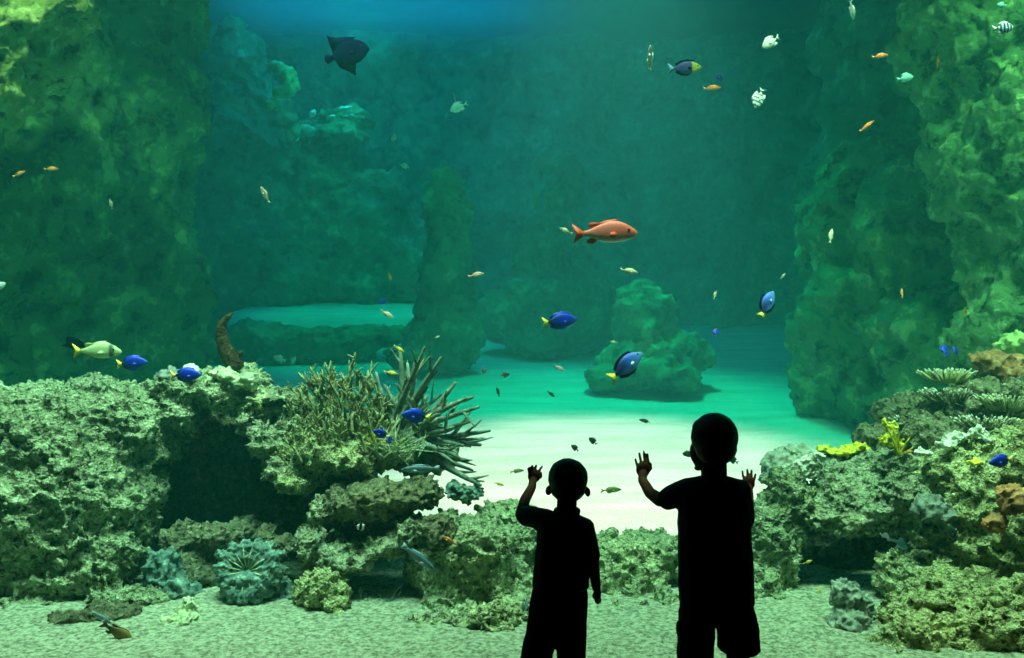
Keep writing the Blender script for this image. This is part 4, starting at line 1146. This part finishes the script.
chain(bm, [(P(738, 493, 3.22), .044), (P(743, 506, 3.24), .040), (P(745, 519, 3.26), .037)])
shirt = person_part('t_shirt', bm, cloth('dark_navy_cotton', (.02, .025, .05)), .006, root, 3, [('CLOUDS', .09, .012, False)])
bm = bmesh.new()
add_hull(bm, [(P(697, 600, D), (.063, .08, .03)), (P(735, 600, D), (.063, .08, .03)), (P(697, 618, D), (.064, .085, .02)), (P(737, 618, D), (.07, .085, .02))], 2)
add_hull(bm, [(P(697, 612, D), (.067, .08, .02)), (P(695.5, 652, 3.24), (.067, .08, .010)), (P(695.5, 662, 3.24), (.067, .08, .010))], 2)
add_hull(bm, [(P(736, 612, D), (.072, .08, .02)), (P(739, 649, 3.24), (.077, .08, .012))], 2)
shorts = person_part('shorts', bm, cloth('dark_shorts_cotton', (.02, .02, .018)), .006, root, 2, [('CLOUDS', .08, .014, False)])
for px_, s in ((680, 1), (755, -1)):
    b2 = bmesh.new(); ell(b2, P(px_, 630, 3.22), (.013, .045, .035)); po = person_part('cargo_pocket', b2, shorts.data.materials[0], .006, root, 3); po.parent = shorts
for kx in (695, 738): shoe(root, P(kx, 735, 3.22), -1 if kx < 700 else 1, sole)
for ex_, ey_, ed in ((693.5, 446, 3.268), (705, 446, 3.292)):
    b2 = bmesh.new(); add_ell(b2, P(ex_, ey_, ed), (.0095, .009, .0075), sub=2)
    o = link_mesh('eye', bm_mesh(b2), eyew, root); o.data.transform(Matrix.Translation(-BASE))

# ---- smaller boy
BASE = P(562, 600, 3.18); BASE.z = 0
root = empty('person', BASE)
tag(root, 'smaller child in polo shirt and trousers, one hand raised, other arm hanging', 'person', 'children at the aquarium window')
D = 3.2
bm = bmesh.new()
ell(bm, P(568, 480, D), (.0695, .085, .072))
add_hull(bm, [(P(568, 487, 3.22), (.062, .06, .05)), (P(568, 500, 3.25), (.032, .035, .022)), (P(567, 494, 3.2), (.048, .05, .03))], 2)
ell(bm, P(568, 493, 3.292), (.010, .014, .010)); ell(bm, P(568, 500, 3.288), (.016, .010, .006))
ell(bm, P(548.8, 490.5, 3.19), (.0125, .012, .0185), (0, .15, 0)); ell(bm, P(587.6, 492, 3.19), (.0105, .012, .0185), (0, -.15, 0))
chain(bm, [(P(567, 500, 3.19), .037), (P(566, 518, 3.18), .038)])
add_hull(bm, [(P(547, 524, D), (.034, .04, .03)), (P(583, 527, D), (.033, .04, .03)), (P(566, 516, D), (.04, .04, .02)), (P(548, 585, D), (.04, .055, .03)), (P(574, 585, D), (.04, .055, .03))], 2)
chain(bm, [(P(547, 523, D), .034), (P(521, 514, 3.29), .0235), (P(525, 500, 3.37), .021), (P(532, 487, 3.455), .0175), (P(533, 480, 3.48), .016)])
hand(bm, P(533.8, 476, 3.485), (.0245, .012, .028),
     [[P(529, 472, 3.485), P(528.5, 468.5, 3.477), P(530, 467.5, 3.466)],
      [P(532, 470.5, 3.487), P(531.8, 466.8, 3.486), P(532.4, 465.8, 3.478)],
      [P(535.3, 470.5, 3.488), P(535.8, 466.5, 3.488), P(536.2, 465.6, 3.482)],
      [P(537.5, 473, 3.489), P(540, 469.5, 3.493), P(542, 466.5, 3.495)]],
     [P(537, 480, 3.486), P(541, 476.5, 3.49), P(541, 473, 3.492)], .0060)
chain(bm, [(P(584, 527, D), .034), (P(592.5, 560, 3.18), .0245), (P(596.5, 588, 3.21), .0165)])
hand(bm, P(597.5, 593.5, 3.22), (.014, .018, .022),
     [[P(599.5, 597, 3.235), P(600.5, 600, 3.242), P(600, 602.5, 3.246)],
      [P(598, 598, 3.225), P(598.5, 601.5, 3.232), P(598.2, 604, 3.238)],
      [P(596.5, 598, 3.214), P(597, 601.5, 3.22), P(596.8, 603.5, 3.226)],
      [P(595, 597, 3.203), P(595.4, 600, 3.207), P(595.4, 602, 3.211)]],
     [P(595, 592, 3.235), P(593.5, 595, 3.245), P(593.5, 598, 3.25)], .0052)
for ax, kx in ((546, 537), (572, 571)):
    chain(bm, [(P(ax, 598, D), .050), (P(kx, 662, D), .040), (P(kx, 692, D), .038), (P(kx, 730, D), .026), (P(kx, 738, D), .027)])
person_part('body', bm, skin, .0038, root, 1)
bm = bmesh.new()
ell(bm, P(568, 478, 3.185), (.0725, .084, .071)); ell(bm, P(568, 489, 3.17), (.064, .066, .045))
person_part('hair', bm, hairm, .006, root, 2, [('CLOUDS', .02, .004, False)])
bm = bmesh.new()
add_hull(bm, [(P(549, 524, D), (.042, .05, .036)), (P(582, 527, D), (.040, .05, .036)), (P(566, 517, D), (.05, .045, .022)),
              (P(549, 545, D), (.050, .06, .03)), (P(579, 548, D), (.045, .06, .03)), (P(547.5, 586, D), (.058, .072, .012)), (P(574, 586, D), (.058, .072, .012))], 2)
chain(bm, [(P(549, 522, D), .044), (P(535, 517.5, 3.235), .041), (P(526, 516.5, 3.262), .036)])
chain(bm, [(P(583, 528, D), .041), (P(588.5, 545, 3.19), .036), (P(590.5, 556, 3.185), .034)])
polo = person_part('polo_shirt', bm, cloth('dark_green_cotton', (.05, .08, .07)), .006, root, 3, [('CLOUDS', .08, .014, False)])
bm = bmesh.new()
for k in range(14):
    a = 2 * math.pi * k / 14; b_ = 2 * math.pi * (k + 1) / 14
    c0 = P(567, 511.5, 3.19)
    add_hull(bm, [(c0 + Vector((math.cos(a) * .044, math.sin(a) * .044, 0)), (.007, .007, .014)), (c0 + Vector((math.cos(b_) * .044, math.sin(b_) * .044, 0)), (.007, .007, .014))], 1)
person_part('collar', bm, polo.data.materials[0], .005, root, 2).parent = polo
bm = bmesh.new()
add_hull(bm, [(P(547.5, 590, D), (.056, .07, .02)), (P(573, 590, D), (.054, .07, .02)), (P(543, 625, D), (.060, .07, .02)), (P(571, 625, D), (.058, .07, .02))], 2)
add_hull(bm, [(P(543, 620, D), (.058, .068, .02)), (P(535.5, 664, D), (.058, .06, .02))], 2); add_hull(bm, [(P(535.5, 660, D), (.058, .06, .02)), (P(535, 722, D), (.055, .055, .012))], 2)
add_hull(bm, [(P(571.5, 620, D), (.056, .068, .02)), (P(571.5, 664, D), (.0565, .06, .02))], 2); add_hull(bm, [(P(571.5, 660, D), (.0565, .06, .02)), (P(571, 722, D), (.055, .055, .012))], 2)
person_part('trousers', bm, cloth('dark_trouser_cotton', (.02, .02, .025)), .006, root, 2, [('CLOUDS', .08, .012, False)])
for kx in (537, 571): shoe(root, P(kx, 738, 3.2), -1 if kx < 550 else 1, sole)
for ex_ in (559.5, 576.5):
    b2 = bmesh.new(); add_ell(b2, P(ex_, 484, 3.275), (.0095, .009, .0075), sub=2)
    o = link_mesh('eye', bm_mesh(b2), eyew, root); o.data.transform(Matrix.Translation(-BASE))
